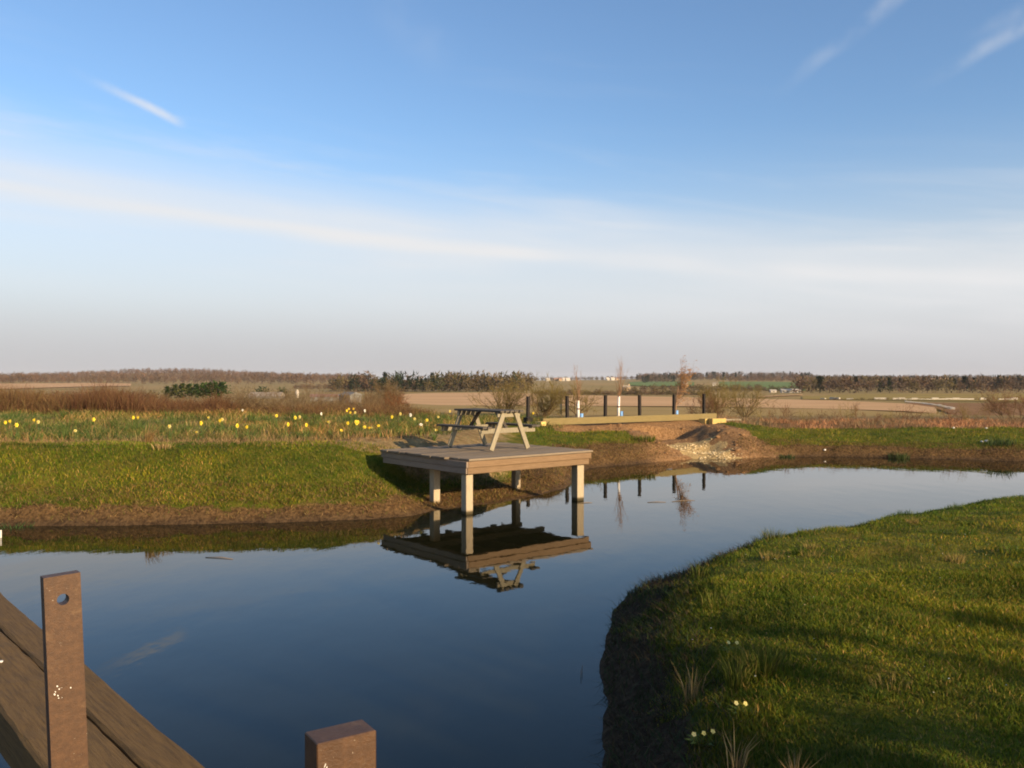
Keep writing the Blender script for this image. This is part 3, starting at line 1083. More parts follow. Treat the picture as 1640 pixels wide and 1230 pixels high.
def stone_wall(label, pts, hgt, wid, seed, gap=0.12):
    rnd = random.Random(seed)
    mb = MB()
    for (p0, d0), (p1, d1) in zip(pts, pts[1:]):
        a, b = Vector((at(p0, d0), d0)), Vector((at(p1, d1), d1))
        n = max(1, int((b - a).length / (hgt * 2.6)))
        for k in range(n):
            if rnd.random() < gap:
                continue
            q0, q1 = a.lerp(b, k / n), a.lerp(b, (k + 0.97) / n)
            z0 = float(far_z(np.array([q0.x]), np.array([q0.y]))[0])
            h = hgt * rnd.uniform(0.5, 1.15)
            mb.bar((q0.x, q0.y, z0 + h / 2), (q1.x, q1.y, z0 + h / 2), wid, h)
    return props(mb.make('stone_wall', M['pale_stone'], None), label, 'wall')


stone_wall('long broken pale stone wall along the far edge of the tan field at right', [(1300, 262), (1345, 252), (1400, 248), (1470, 245), (1560, 242), (1660, 240), (1800, 238)], 0.62, 0.5, 4, 0.3)
stone_wall('curving pale stone wall between the tan and the dark brown field', [(1450, 205), (1475, 165), (1500, 128), (1512, 104), (1522, 88), (1528, 80)], 0.26, 0.3, 5, 0.3)

# ------------------------------------------------------------------ shrubs and young trees: branching twigs


def grow(rng, p, d, L, r, lev, maxlev, out, kids=(2, 4), spread=0.7, droop=0.0, shrink=0.72, up=0.15, wob=0.18):
    n = 3 if lev < maxlev else 2
    pts = [p]
    dirs = []
    for k in range(n):
        d = d + rng.normal(size=3) * wob + np.array([0, 0, up - droop * lev])
        d = d / np.linalg.norm(d)
        q = pts[-1] + d * L / n
        r0, r1 = r * (1 - 0.45 * k / n), r * (1 - 0.45 * (k + 1) / n)
        out.append((pts[-1], q, r0, r1, lev))
        pts.append(q)
        dirs.append(d)
    if lev >= maxlev:
        return
    for _ in range(rng.integers(kids[0], kids[1] + 1)):
        k = rng.integers(1, n + 1)
        dd = dirs[k - 1] + rng.normal(size=3) * spread
        dd /= np.linalg.norm(dd)
        grow(rng, pts[k], dd, L * shrink * rng.uniform(0.7, 1.15), r * 0.62, lev + 1, maxlev, out, kids, spread, droop, shrink, up, wob)
    grow(rng, pts[-1], dirs[-1], L * shrink, r * 0.62, lev + 1, maxlev, out, kids, spread, droop, shrink, up, wob)


def seg_mesh(name, segs, sides=3):
    a = np.array([s[0] for s in segs])
    b = np.array([s[1] for s in segs])
    r0 = np.array([s[2] for s in segs])[:, None]
    r1 = np.array([s[3] for s in segs])[:, None]
    d = b - a
    d /= np.linalg.norm(d, axis=1)[:, None] + 1e-9
    ref = np.where(np.abs(d[:, 2:3]) > 0.8, np.array([[1.0, 0, 0]]), np.array([[0, 0, 1.0]]))
    s = np.cross(d, ref)
    s /= np.linalg.norm(s, axis=1)[:, None]
    u = np.cross(s, d)
    V = []
    for base, rr in ((a, r0), (b + d * r1 * 0.5, r1)):
        for k in range(sides):
            t = 2 * math.pi * k / sides
            V.append(base + (s * math.cos(t) + u * math.sin(t)) * rr)
    V = np.stack(V, 1)
    n = len(segs)
    base = (np.arange(n) * 2 * sides)[:, None]
    F = [np.concatenate([base + k, base + (k + 1) % sides, base + sides + (k + 1) % sides, base + sides + k], 1) for k in range(sides)]
    return np_mesh(name, V.reshape(-1, 3), np.concatenate(F), smooth=True)


def shrub(name, label, cat, x, y, stems, L, r, maxlev, mats, seed, spread=0.7, lean=(0, 0), splay=0.5, group=None, kids=(2, 3), up=0.1, sink=0.05, z=None, shrink=0.72, base=0.15, small=False):
    own = []
    rng = np.random.default_rng(seed)
    segs = []
    for k in range(stems):
        a = rng.uniform(0, 6.28)
        d = np.array([math.cos(a) * splay + lean[0], math.sin(a) * splay + lean[1], 1.0])
        p = np.array([math.cos(a) * base * rng.random(), math.sin(a) * base * rng.random(), 0])
        k0 = len(segs)
        grow(rng, p, d / np.linalg.norm(d), L * rng.uniform(0.75, 1.15), r * rng.uniform(0.7, 1.1), 0, maxlev, segs, kids, spread, 0.02, shrink, up)
        own.append((k0, len(segs)))
    e = thing(name, label, cat, (x, y, (gz(x, y) if z is None else z) - sink), 0, group)
    if small:
        link('branches', seg_mesh('branches', segs, 3), M[mats[1]], e)['kind'] = 'stuff'
        return e
    for a, b in own:
        link('stem', seg_mesh('stem', [s for s in segs[a:b] if s[4] <= 1], 5), M[mats[0]], e)
    link('twigs', seg_mesh('twigs', [s for s in segs if s[4] > 1], 3), M[mats[1]], e)['kind'] = 'stuff'
    return e


S = ('shrub_bark', 'olive_twig')
P_ = ('shrub_bark', 'purple_twig')
shrub('bare_bush', 'wide leafless olive bush directly behind the picnic table', 'bush', at(808, 34), 34, 13, 0.62, 0.020, 4, S, 101, splay=0.8, kids=(2, 3))
shrub('bare_bush', 'leafless bush between the first two black stakes', 'bush', at(868, 33), 33, 14, 0.62, 0.022, 4, S, 102, splay=0.75, kids=(2, 3))
shrub('bare_bush', 'sprawling low bush of arching branches behind the first young tree', 'bush', at(928, 33), 33, 5, 0.62, 0.026, 4, S, 103, splay=1.0, lean=(0.35, 0))
shrub('bare_bush', 'dense dark low bush behind the last black stake', 'bush', at(1128, 37), 37, 9, 0.48, 0.018, 4, P_, 104, splay=0.9, lean=(-0.1, 0))
shrub('bare_bush', 'tall leafless bush right of the last black stake', 'bush', at(1150, 41), 41, 11, 0.72, 0.026, 4, S, 105, splay=0.6)
shrub('bare_bush', 'tall leafless bush standing further right of the black stakes', 'bush', at(1192, 43), 43, 11, 0.75, 0.026, 4, S, 106, splay=0.6)
shrub('bare_bush', 'dark brown bush at the right edge of the far bank', 'bush', at(1625, 38), 38, 13, 0.60, 0.022, 4, P_, 107, splay=0.8, base=0.9)
shrub('bare_bush', 'dark bush just beyond the right edge bush', 'bush', at(1680, 40), 40, 11, 0.62, 0.022, 4, P_, 117, splay=0.8, base=0.9)
shrub('bare_tree', 'rounded brown leafless tree left of the picnic table', 'tree', at(612, 74), 74, 10, 1.05, 0.05, 4, ('shrub_bark', 'shrub_bark'), 108, splay=0.75, kids=(3, 4), base=0.6)
shrub('bare_bush', 'dark red bush under the rounded brown tree', 'bush', at(640, 60), 60, 12, 0.62, 0.03, 3, ('red_twig', 'red_twig'), 109, splay=0.9, kids=(3, 4), base=0.8)
shrub('bare_bush', 'small brown thicket in front of the small grey shed', 'bush', at(590, 66), 66, 11, 0.62, 0.03, 3, P_, 110, splay=0.9, kids=(3, 4), base=0.9)
rng = np.random.default_rng(41)
for i in range(17):
    px = 1215 + i * 23 + rng.uniform(-8, 8)
    D = rng.uniform(31.5, 36)
    shrub('bare_scrub', 'low twiggy brown scrub along the top of the far right bank', 'scrub', at(px, D), D, int(rng.integers(3, 7)), rng.uniform(0.22, 0.40), 0.010, 3,
          P_ if i % 3 else S, 200 + i, splay=0.75, group='twiggy scrub along the far right bank', small=True)
for i in range(20):
    px = 368 + i * 13.5 + rng.uniform(-8, 8)
    D = rng.uniform(33, 44)
    shrub('bare_scrub', 'low reddish brown scrub behind the daffodils', 'scrub', at(px, D), D, 9, rng.uniform(0.40, 0.60), 0.014, 3,
          ('red_twig', 'shrub_bark'), 240 + i, splay=0.7, group='low scrub behind the daffodils', base=0.6, small=True)


def young_tree(label, px, D, hgt, seed, lean, leafy, guards):
    rng = np.random.default_rng(seed)
    x = at(px, D)
    e = thing('young_tree', label, 'tree', (x, D, gz(x, D) - 0.05))
    tp = [(0, 0, 0), (lean * 0.15, 0, hgt * 0.3), (lean * 0.35, 0.02, hgt * 0.6)]
    MB().tube(tp, [0.032, 0.026, 0.018], 7).make('trunk', M['young_twig'], e, True)
    segs = []
    for k in range(30 if leafy else 13):
        t = rng.uniform(0.42, 0.98)
        p = np.array([lean * 0.58 * t * t, 0.01, hgt * 0.6 * t + 0.0])
        a = rng.uniform(0, 6.28)
        d = np.array([math.cos(a) * (0.5 if leafy else 0.22) + lean * (1.5 if leafy else 0.1), math.sin(a) * 0.4 * (1 if leafy else 0.5), 1.0])
        grow(rng, p, d / np.linalg.norm(d), hgt * (0.25 if leafy else 0.25) * rng.uniform(0.6, 1.2), 0.0075, 1, 3, segs, (1, 2), 0.34 if not leafy else 0.5, 0.0, 0.66, 0.12, 0.10)
    grow(rng, np.array(tp[-1]), np.array([lean * 0.4, 0, 1.0]), hgt * 0.27, 0.010, 1, 3, segs, (2, 3), 0.3, 0, 0.7, 0.1, 0.08)
    link('crown', seg_mesh('crown', segs, 3), M['young_twig'], e)['kind'] = 'stuff'
    if leafy:
        n = 430
        idx = rng.integers(0, len(segs), n)
        c = np.array([segs[i][1] for i in idx]) + rng.normal(size=(n, 3)) * 0.05
        c = c[(c[:, 2] > hgt * 0.3)]
        n = len(c)
        d = rng.normal(size=(n, 3)) + np.array([1.3, 0, -0.1])
        d /= np.linalg.norm(d, axis=1)[:, None]
        s = np.cross(d, rng.normal(size=(n, 3)))
        s /= np.linalg.norm(s, axis=1)[:, None]
        T = np.stack([c - s * 0.015, c + s * 0.015, c + d * 0.085], 1)
        cc = np.array([[0.36, 0.19, 0.075]]) * rng.uniform(0.6, 1.3, (n, 1))
        o = tri_object('withered_leaves', [T], [cc], parent=e)
        o['kind'] = 'stuff'
    if guards[0]:
        MB().tube([(0, 0, 0.06), (lean * 0.12, 0, 0.42), (lean * 0.22, 0.0, guards[0])], [0.050, 0.046, 0.040], 9).make('white_sleeve', M['white_guard'], e, True)
        MB().tube([(lean * 0.155, 0, 0.50), (lean * 0.16, 0, 0.54)], [0.062, 0.062], 9).make('tie_band', M['tie_band'], e, True)
    if guards[1]:
        MB().tube([(guards[1], 0.06, 0.02), (guards[1] + 0.01, 0.06, 0.36)], [0.062, 0.058], 10).make('tree_guard', M['blue_guard'], e, True)
    return e


young_tree('slender bare young tree with a white sleeve and blue guard, nearest the picnic table', 926, 29.6, 1.75, 301, 0.02, False, (0.80, 0.11))
young_tree('slender bare young tree in a white sleeve leaning slightly, between the third and fourth stakes', 990, 30.3, 1.95, 302, 0.14, False, (0.88, 0.12))
young_tree('windswept young tree with withered orange leaves bent to the right', 1080, 31.6, 2.0, 303, 0.42, True, (0.0, 0.09))
MB  # noqa

# ------------------------------------------------------------------ red willow scrub: thousands of upright stems


def stems_mesh(name, pts, h, w, lean, tint):
    """One tapering two-segment triangle strip per stem or blade: 5 vertices, 3 triangles."""
    n = len(pts)
    a = RNG.uniform(0, 2 * math.pi, n)
    s = np.c_[np.cos(a), np.sin(a), np.zeros(n)] * (w / 2)[:, None]
    top = pts + np.c_[lean[:, 0], lean[:, 1], h]
    mid = pts + np.c_[lean[:, 0] * 0.32, lean[:, 1] * 0.32, h * 0.58]
    v = np.stack([pts - s, pts + s, mid - s * 0.75, mid + s * 0.75, top], 1).reshape(-1, 3)
    b = (np.arange(n) * 5)[:, None]
    f = np.concatenate([b + np.array([[0, 1, 3]]), b + np.array([[0, 3, 2]]), b + np.array([[2, 3, 4]])], 0)
    return np_mesh(name, v, f, np.repeat(tint, 5, axis=0))


def scatter(n, x0, x1, y0, y1):
    return RNG.uniform(x0, x1, n), RNG.uniform(y0, y1, n)


def palette(n, cols, w):
    c = np.array(cols)[RNG.choice(len(cols), n, p=np.array(w) / sum(w))]
    return c * RNG.uniform(0.75, 1.25, (n, 1))


def willow():
    n = 60000
    px = RNG.uniform(-150, 690, n)
    D = RNG.uniform(30.5, 37, n)
    x = at(px, D)
    k = fbm(x / 1.0, D / 1.4, 81, 3)
    gap = np.exp(-((px - 236) / 9.0) ** 2)
    keep = (RNG.random(n) < 0.75 + 0.6 * k) & (RNG.random(n) > gap * 0.8) & (RNG.random(n) > 0.45 * sst(px, 360, 400))
    x, D, k, px = x[keep], D[keep], k[keep], px[keep]
    n = len(x)
    z = height(x, D)
    h = np.clip(0.76 + 0.75 * k, 0.2, 1.4) * RNG.uniform(0.5, 1.12, n) * (1 - 0.38 * sst(px, 340, 380)) * (1.05 - 0.2 * sst(px, 225, 250)) * (1 - 0.4 * sst(px, 600, 690))
    tint = palette(n, [(0.125, 0.060, 0.029), (0.085, 0.038, 0.022), (0.16, 0.088, 0.038), (0.15, 0.10, 0.04)], [5, 4, 3, 1.5])
    pale = ((px < 110) | (px > 372))[:, None]
    tint = np.where(pale, tint * np.array([1.15, 1.3, 1.2]), tint)
    lean = RNG.normal(size=(n, 2)) * 0.36
    o = link('willow_scrub', stems_mesh('willow_scrub', np.c_[x, D, z - 0.05], h, RNG.uniform(0.006, 0.016, n), lean, tint), M['leafage'])
    props(o, 'mass of upright red brown willow stems behind the daffodils', kind='stuff')


willow()

# ------------------------------------------------------------------ grass


def grass(name, label, x, y, hrange, w, cols, weights, leanamt, mask=None, hmod=None, patch=None):
    keep = np.ones(len(x), bool) if mask is None else mask(x, y)
    x, y = x[keep], y[keep]
    n = len(x)
    z = height(x, y)
    h = RNG.uniform(hrange[0], hrange[1], n)
    if hmod is not None:
        h = h * hmod(x, y)
    tint = palette(n, cols, weights)
    if patch is not None:
        tint = patch(x, y, tint)
    lean = RNG.normal(size=(n, 2)) * leanamt * h[:, None]
    o = link(name, stems_mesh(name, np.c_[x, y, z - 0.004], h, np.full(n, w) * RNG.uniform(0.7, 1.3, n), lean, tint), M['blade'])
    return props(o, label, kind='stuff')


G1 = [(0.060, 0.100, 0.004), (0.105, 0.135, 0.006), (0.175, 0.160, 0.010), (0.28, 0.19, 0.05)]


def patchy(x, y, t):
    k = fbm(x / 0.8, y / 0.8, 91, 3)[:, None]
    m = fbm(x / 2.6, y / 2.6, 95, 2)[:, None]
    f = fbm(x / 0.35, y / 0.35, 98, 2)[:, None]
    t = t * (1 + 0.5 * k + 0.25 * f)
    return np.clip(t * (1 + np.array([[0.75, 0.28, 0.2]]) * np.clip(m + 0.4 * k, -0.8, 0.9)), 0.004, 1)


def near_mask(x, y):
    d = pond_dist(x, y)
    return near_side(x, y) & (d > 0.24 + 0.45 * fbm(x / 0.45, y / 0.45, 93, 3) + 0.3 * RNG.random(len(x)) ** 2) & (x > 0.2 + 0.03 * y)


x1, y1 = scatter(250000, 0.3, 7.4, 3.3, 8.0)
x2, y2 = scatter(140000, 0.8, 12.5, 8.0, 15.6)
keep = x1 < 0.66 * y1 + 2.0
nx = np.r_[x1[keep], x2]
ny = np.r_[y1[keep], y2]


def near_h(x, y):
    d = pond_dist(x, y)
    return 0.75 + 0.75 * np.clip(fbm(x / 0.45, y / 0.45, 97, 2), -0.3, 1) + 0.8 * np.exp(-((d - 0.75) / 0.35) ** 2) * np.clip(0.4 + fbm(x / 0.3, y / 0.3, 99, 2), 0, 1.2)


grass('grass', 'short green lawn grass on the near right bank', nx, ny, (0.022, 0.055), 0.0052, G1, [5, 5, 3, 1.2], 0.55, near_mask, near_h, patchy)
x1, y1 = scatter(62000, -11.5, 2.2, 13.9, 19.0)
grass('grass', 'sunlit green grass on the left bank beside the deck', x1, y1, (0.03, 0.075), 0.010, G1, [4, 5, 4, 2.2], 0.5,
      lambda x, y: (pond_dist(x, y) > np.where(x < -1.6, 0.42, 1.1) + 0.3 * fbm(x / 0.6, y / 0.6, 96, 3)) & ~near_side(x, y) & (y < 17.6 + 3 * sst(x, -1.5, 0)), None, patchy)
x1, y1 = scatter(45000, 0.3, 18.5, 22.0, 30.0)


def far_mask(x, y):
    d = pond_dist(x, y)
    gd, gt = seg_dist(x, y, GUL_A, GUL_B)
    bd, bt = seg_dist(x, y, BEAM_A, BEAM_B)
    return (d > np.where(x > 7.5, 0.62, 0.95) + 0.3 * fbm(x / 0.7, y / 0.7, 94, 2)) & ~near_side(x, y) & (gd > 2.0) & (bd > 1.3) & ((y < 29.2) | (x < 7))


grass('grass', 'green grass along the far bank beyond the water', x1, y1, (0.03, 0.08), 0.012, G1, [5, 5, 4, 1.5], 0.5, far_mask, None, patchy)
x1, y1 = scatter(60000, -19, 3.2, 16.9, 31.5)


def rough_h(x, y):
    return (0.55 + 0.9 * np.clip(0.35 + fbm(x / 0.9, y / 0.9, 103, 3), 0, 1.3)) * (0.35 + 0.65 * sst(y, 17.4, 19.0))


def straw_edge(x, y, t):
    t = patchy(x, y, t)
    k = ((1 - sst(y + 0.5 * fbm(x / 0.9, y / 0.9, 107, 2), 17.9, 19.3)) * 0.92)[:, None]
    return t * (1 - k) + k * np.array([[0.27, 0.165, 0.075]]) * RNG.uniform(0.6, 1.3, (len(x), 1))


grass('rough_grass', 'tangled straw and green rough grass among the daffodils', x1, y1, (0.08, 0.26), 0.014,
      [(0.10, 0.115, 0.018), (0.15, 0.14, 0.03), (0.40, 0.26, 0.095), (0.30, 0.16, 0.06), (0.06, 0.08, 0.015)], [4, 4.5, 2.6, 2, 2.5], 0.6,
      lambda x, y: (pond_dist(x, y) > 3.0) & (x < 0.4 + 0.12 * (y - 17)), rough_h, straw_edge)
x1, y1 = scatter(9000, 7.5, 24, 29.0, 34)
grass('rough_grass', 'dry brown rough grass behind the far right bank', x1, y1, (0.06, 0.22), 0.016,
      [(0.26, 0.15, 0.07), (0.20, 0.11, 0.05), (0.34, 0.22, 0.11)], [3, 3, 2], 0.6, None, None, patchy)


def along_shore(n, pts, lo, hi):
    p = np.array(pts, float)
    L = np.hypot(*(p[1:] - p[:-1]).T)
    k = RNG.choice(len(L), n, p=L / L.sum())
    t = RNG.random(n)[:, None]
    q = p[k] * (1 - t) + p[k + 1] * t
    e = (p[k + 1] - p[k]) / L[k][:, None]
    off = RNG.uniform(lo, hi, n)[:, None]
    q = q + np.c_[-e[:, 1], e[:, 0]] * off
    return q[:, 0], q[:, 1]


x1, y1 = along_shore(34000, FAR_SHORE[2:26], 0.0, 1.25)

grass('bank_litter', 'dead stalks and roots lying on the bare soil above the waterline', x1, y1, (0.015, 0.085), 0.010,
      [(0.26, 0.16, 0.06), (0.12, 0.06, 0.025), (0.22, 0.15, 0.045), (0.10, 0.10, 0.015)], [3, 3, 2, 2.0], 1.3,
      lambda x, y: (pond_dist(x, y) > 0.04 + 0.25 * RNG.random(len(x))) & (pond_dist(x, y) < 1.2) & ~near_side(x, y) & (seg_dist(x, y, GUL_A, GUL_B)[0] > 1.2))
x1, y1 = scatter(32000, 0.3, 3.2, 3.6, 10.5)
grass('bank_litter', 'dark rootlets and weeds on the steep near bank above the water', x1, y1, (0.02, 0.10), 0.006,
      [(0.05, 0.032, 0.018), (0.035, 0.055, 0.016), (0.10, 0.07, 0.03)], [3, 3, 1], 1.0,
      lambda x, y: (pond_dist(x, y) > 0.03) & (pond_dist(x, y) < 0.75) & near_side(x, y))


def tuft(name, label, cat, x, y, n, h, rad, w, cols, weights, seed, splay=0.5, group=None, lean=(0, 0)):
    g = np.random.default_rng(seed)
    a = g.uniform(0, 6.28, n)
    r = rad * np.sqrt(g.random(n))
    p = np.c_[np.cos(a) * r, np.sin(a) * r, np.full(n, -0.02)]
    hh = h * g.uniform(0.55, 1.1, n)
    ln = np.c_[np.cos(a), np.sin(a)] * (splay * hh * g.uniform(0.2, 1.1, n))[:, None] + g.normal(size=(n, 2)) * 0.1 * h + np.array(lean) * h
    me = stems_mesh(name, p, hh, np.full(n, w), ln, palette(n, cols, weights))
    o = link(name, me, M['blade'])
    o.location = (x, y, gz(x, y))
    return props(o, label, cat, group)


GREEN_T = [(0.065, 0.085, 0.008), (0.10, 0.11, 0.012), (0.17, 0.135, 0.03)]
DRY_T = [(0.40, 0.27, 0.11), (0.30, 0.19, 0.075), (0.22, 0.14, 0.05)]
bank = lambda px, py, z=0.48: ((px - 820) * (EYE - z) / (py - 606), 1400 * (EYE - z) / (py - 606))
for px, py, n, h, rad, cols, lab in [
        (1180, 1085, 120, 0.24, 0.06, GREEN_T, 'tall splayed green rush tuft on the near bank'),
        (1222, 1075, 240, 0.20, 0.13, GREEN_T, 'broad soft green grass tuft right of the splayed rush'),
        (1110, 1078, 24, 0.26, 0.05, DRY_T, 'thin dry stalks left of the splayed rush on the near bank'),
        (1180, 1180, 26, 0.24, 0.04, DRY_T, 'few tan stalks on the near bank above the primroses'),
        (1238, 860, 160, 0.17, 0.12, GREEN_T, 'grass tuft on the crest of the near bank against the water'),
        (1120, 905, 60, 0.2, 0.08, GREEN_T, 'weedy tuft at the left end of the near bank crest'),
        (1150, 960, 120, 0.15, 0.14, GREEN_T, 'yellowish grass tuft on the shoulder of the near bank'),
        (1275, 1215, 30, 0.2, 0.03, DRY_T, 'dry stalk at the bottom of the near bank')]:
    X, Y = bank(px, py)
    tuft('grass_tuft', lab, 'grass tuft', X, Y, n, h, rad, 0.006, cols, [2, 2, 1], int(px + py), 0.55)
_g = np.random.default_rng(55)
_n = 0
while _n < 30:
    X, Y = _g.uniform(1.0, 6.5), _g.uniform(4.6, 12.0)
    if not (near_side(X, Y) and X < 0.6 * Y and pond_dist(np.array([X]), np.array([Y]))[0] > 0.35):
        continue
    _n += 1
    dry = _n % 4 == 0
    tuft('grass_tuft', 'small straw coloured tuft in the short grass of the near bank' if dry else 'small rank green tuft in the short grass of the near bank', 'grass tuft', X, Y,
         int(_g.integers(40, 110)), _g.uniform(0.06, 0.12), _g.uniform(0.05, 0.14), 0.006,
         [(0.26, 0.18, 0.055), (0.2, 0.15, 0.04)] if dry else [(0.05, 0.085, 0.006), (0.085, 0.12, 0.010)], [1, 1], 1500 + _n, 0.7,
         'straw tufts in the near lawn' if dry else 'rank green tufts in the near lawn')
for px, py, n, h, rad, cols, lab in [
        (236, 708, 70, 0.42, 0.05, DRY_T, 'pale dry grass tuft leaning right among the daffodils'),
        (262, 712, 90, 0.16, 0.2, DRY_T, 'flattened straw tuft right of the pale leaning one'),
        (260, 784, 150, 0.16, 0.28, [(0.05, 0.08, 0.02)] * 3, 'dark green weed patch in the middle of the left bank'),
        (22, 780, 120, 0.14, 0.25, [(0.05, 0.085, 0.025)] * 3, 'dark green weed patch near the left edge of the left bank'),
        (344, 784, 60, 0.12, 0.2, [(0.06, 0.085, 0.022)] * 3, 'small dark weed patch right of the middle patch')]:
    zz = 1.04 if py < 720 else 0.62
    X, Y = bank(px, py, zz)
    tuft('grass_tuft', lab, 'grass tuft', X, Y, n, h, rad, 0.014, cols, [2, 2, 1], int(px + py), 0.5, lean=(0.35, 0) if px == 236 else (0, 0))
for px, py, s in [(1440, 706, 1.0), (1260, 705, 0.8), (1605, 705, 1.3), (1572, 711, 0.9)]:
    X, Y = bank(px, py, 0.5)
    tuft('grass_tuft', {1440: 'dark tuft half way along the far right bank', 1260: 'low dark tuft at the left of the far right bank', 1605: 'large dark bushy tuft near the right end of the far bank',
                        1572: 'dark tuft just left of the large one on the far bank'}[px], 'grass tuft', X, Y, 170, 0.22 * s, 0.28 * s, 0.016, [(0.05, 0.08, 0.02), (0.035, 0.06, 0.018), (0.08, 0.09, 0.03)], [2, 2, 1], px, 0.5)
X, Y = bank(1022, 690, 0.72)
tuft('grass_tuft', 'bright green weed clump between deck and sleeper', 'grass tuft', X, Y - 1.0, 200, 0.2, 0.35, 0.015, GREEN_T, [2, 2, 1], 7)

# ------------------------------------------------------------------ daffodils


def daffodil_meshes():
    g = random.Random(5)
    lv = MB()
    for k in range(16):
        a = g.uniform(0, 6.28)
        r0, h = 0.05 * g.random(), g.uniform(0.2, 0.34)
        o = Vector((math.cos(a) * r0, math.sin(a) * r0, -0.02))
        t = Vector((math.cos(a), math.sin(a), 0))
        s = Vector((-t.y, t.x, 0)) * 0.011
        m, e = o + t * h * 0.16 + Vector((0, 0, h * 0.62)), o + t * h * 0.5 + Vector((0, 0, h * g.uniform(0.75, 1.0)))
        lv.poly([o - s, o + s, m + s, m - s]).poly([m - s, m + s, e])
    stem = MB().tube([(0, 0, -0.02), (0.01, -0.01, 0.25), (0.02, -0.03, 0.37)], [0.005, 0.0045, 0.004], 5).mesh('stem')
    pet = MB()
    c = Vector((0.02, -0.05, 0.375))
    ax = Vector((0.25, -0.95, 0.15)).normalized()
    s0 = ax.cross(Vector((0, 0, 1))).normalized()
    u0 = s0.cross(ax)
    for k in range(6):
        t = k * math.pi / 3
        dv, sv = s0 * math.cos(t) + u0 * math.sin(t), -s0 * math.sin(t) + u0 * math.cos(t)
        pet.poly([c + ax * 0.004 * (k % 2), c + dv * 0.026 + sv * 0.019, c + dv * 0.052 - ax * 0.006, c + dv * 0.026 - sv * 0.019])
    cup = MB().tube([c, c + ax * 0.022, c + ax * 0.034], [0.010, 0.015, 0.020], 8, cap=False)
    return lv.mesh('leaves'), stem, pet.mesh('petals'), cup.mesh('cup')


DAFF = daffodil_meshes()


def head_material(me, key):
    m2 = me.copy()
    m2.materials.clear()
    m2.materials.append(M[key])
    return m2


DAFF[0].materials.append(M['leaf_green'])
DAFF[1].materials.append(M['stem_green'])
PET = {k: head_material(DAFF[2], k) for k in ('petal_yellow', 'petal_pale', 'petal_white')}
CUP = {k: head_material(DAFF[3], k) for k in ('flower_cup', 'petal_yellow', 'petal_pale')}
FL = [(10, 677, 'y'), (18, 675, 'y'), (26, 681, 'o'), (57, 673, 'y'), (61, 676, 'p'), (214, 669, 'y'), (223, 669, 'y'), (271, 683, 'p'), (318, 692, 'p'), (322, 678, 'y'), (336, 669, 'p'),
      (354, 674, 'y'), (356, 672, 'p'), (378, 682, 'y'), (397, 684, 'y'), (389, 657, 'w'), (442, 666, 'y'), (459, 680, 'y'), (472, 669, 'y'), (480, 668, 'p'), (488, 681, 'y'), (528, 676, 'p'),
      (554, 658, 'y'), (559, 655, 'y'), (562, 661, 'y'), (567, 655, 'o'), (569, 661, 'p'), (583, 658, 'w'), (558, 678, 'y'), (569, 676, 'y'), (570, 678, 'o'), (573, 676, 'y'), (583, 684, 'y'), (593, 686, 'o'),
      (597, 693, 'p'), (607, 682, 'y'), (640, 663, 'p'), (657, 665, 'w'), (664, 671, 'p'), (673, 680, 'w'), (683, 673, 'y'), (702, 668, 'p'), (719, 659, 'p'), (843, 656, 'p'), (854, 662, 'y'),
      (120, 690, 'p'), (150, 672, 'y'), (513, 663, 'w'), (545, 691, 'y'), (628, 668, 'y'), (695, 690, 'p')]
LABS = {'y': ('daffodil', 'bright yellow daffodil in its leaves', 'petal_yellow', 'petal_yellow'),
        'o': ('daffodil', 'yellow daffodil with an orange cup', 'petal_yellow', 'flower_cup'),
        'p': ('daffodil', 'pale lemon daffodil in its leaves', 'petal_pale', 'petal_yellow'),
        'w': ('daffodil', 'whitish daffodil standing tall', 'petal_white', 'petal_pale')}
PLACES = [(110, ' near the left edge'), (240, ' below the red willow stems'), (290, ' just right of the pale leaning tuft'), (365, ' below the evergreen row'), (465, ' below the barn'),
          (540, ' below the low dark lean-to'), (610, ' below the small grey shed'), (725, ' left of the picnic table'), (900, ' behind the picnic table')]
for i, (px, py, k) in enumerate(FL):
    D = min(max(1400 * (EYE - 1.27) / (py - 606), 19.0), 29.5)
    if px > 800:
        D = 29.0
    X = at(px, D)
    nm, lab, pm, cm = LABS[k]
    lab += next(w for lim, w in PLACES if px < lim)
    want = EYE - (py - 606) / 1400 * D
    z0 = gz(X, D)
    s = min(max((want - z0) / 0.37, 0.6), 1.5)
    e = thing(nm, lab, 'flower', (X, D, z0), random.uniform(-0.9, 0.9), 'daffodils in the rough grass')
    e.scale = (0.82, 0.82, s)
    link('leaves', DAFF[0], None, e)
    link('stem', DAFF[1], None, e)
    f = link('petals', PET[pm], None, e)
    link('cup', CUP[cm], None, f)
# leaves of plants not in flower
for i in range(72):
    px, D = random.uniform(20, 720), random.uniform(19.0, 29)
    X = at(px, D)
    tuft('daffodil_clump', 'clump of green daffodil leaves without flowers on the rough left bank', 'plant', X, D, 55, random.uniform(0.24, 0.36), 0.14, 0.018,
         [(0.06, 0.095, 0.02), (0.085, 0.125, 0.026), (0.12, 0.14, 0.03)], [2, 2, 1], 900 + i, 0.5, 'leafy daffodil clumps without flowers')

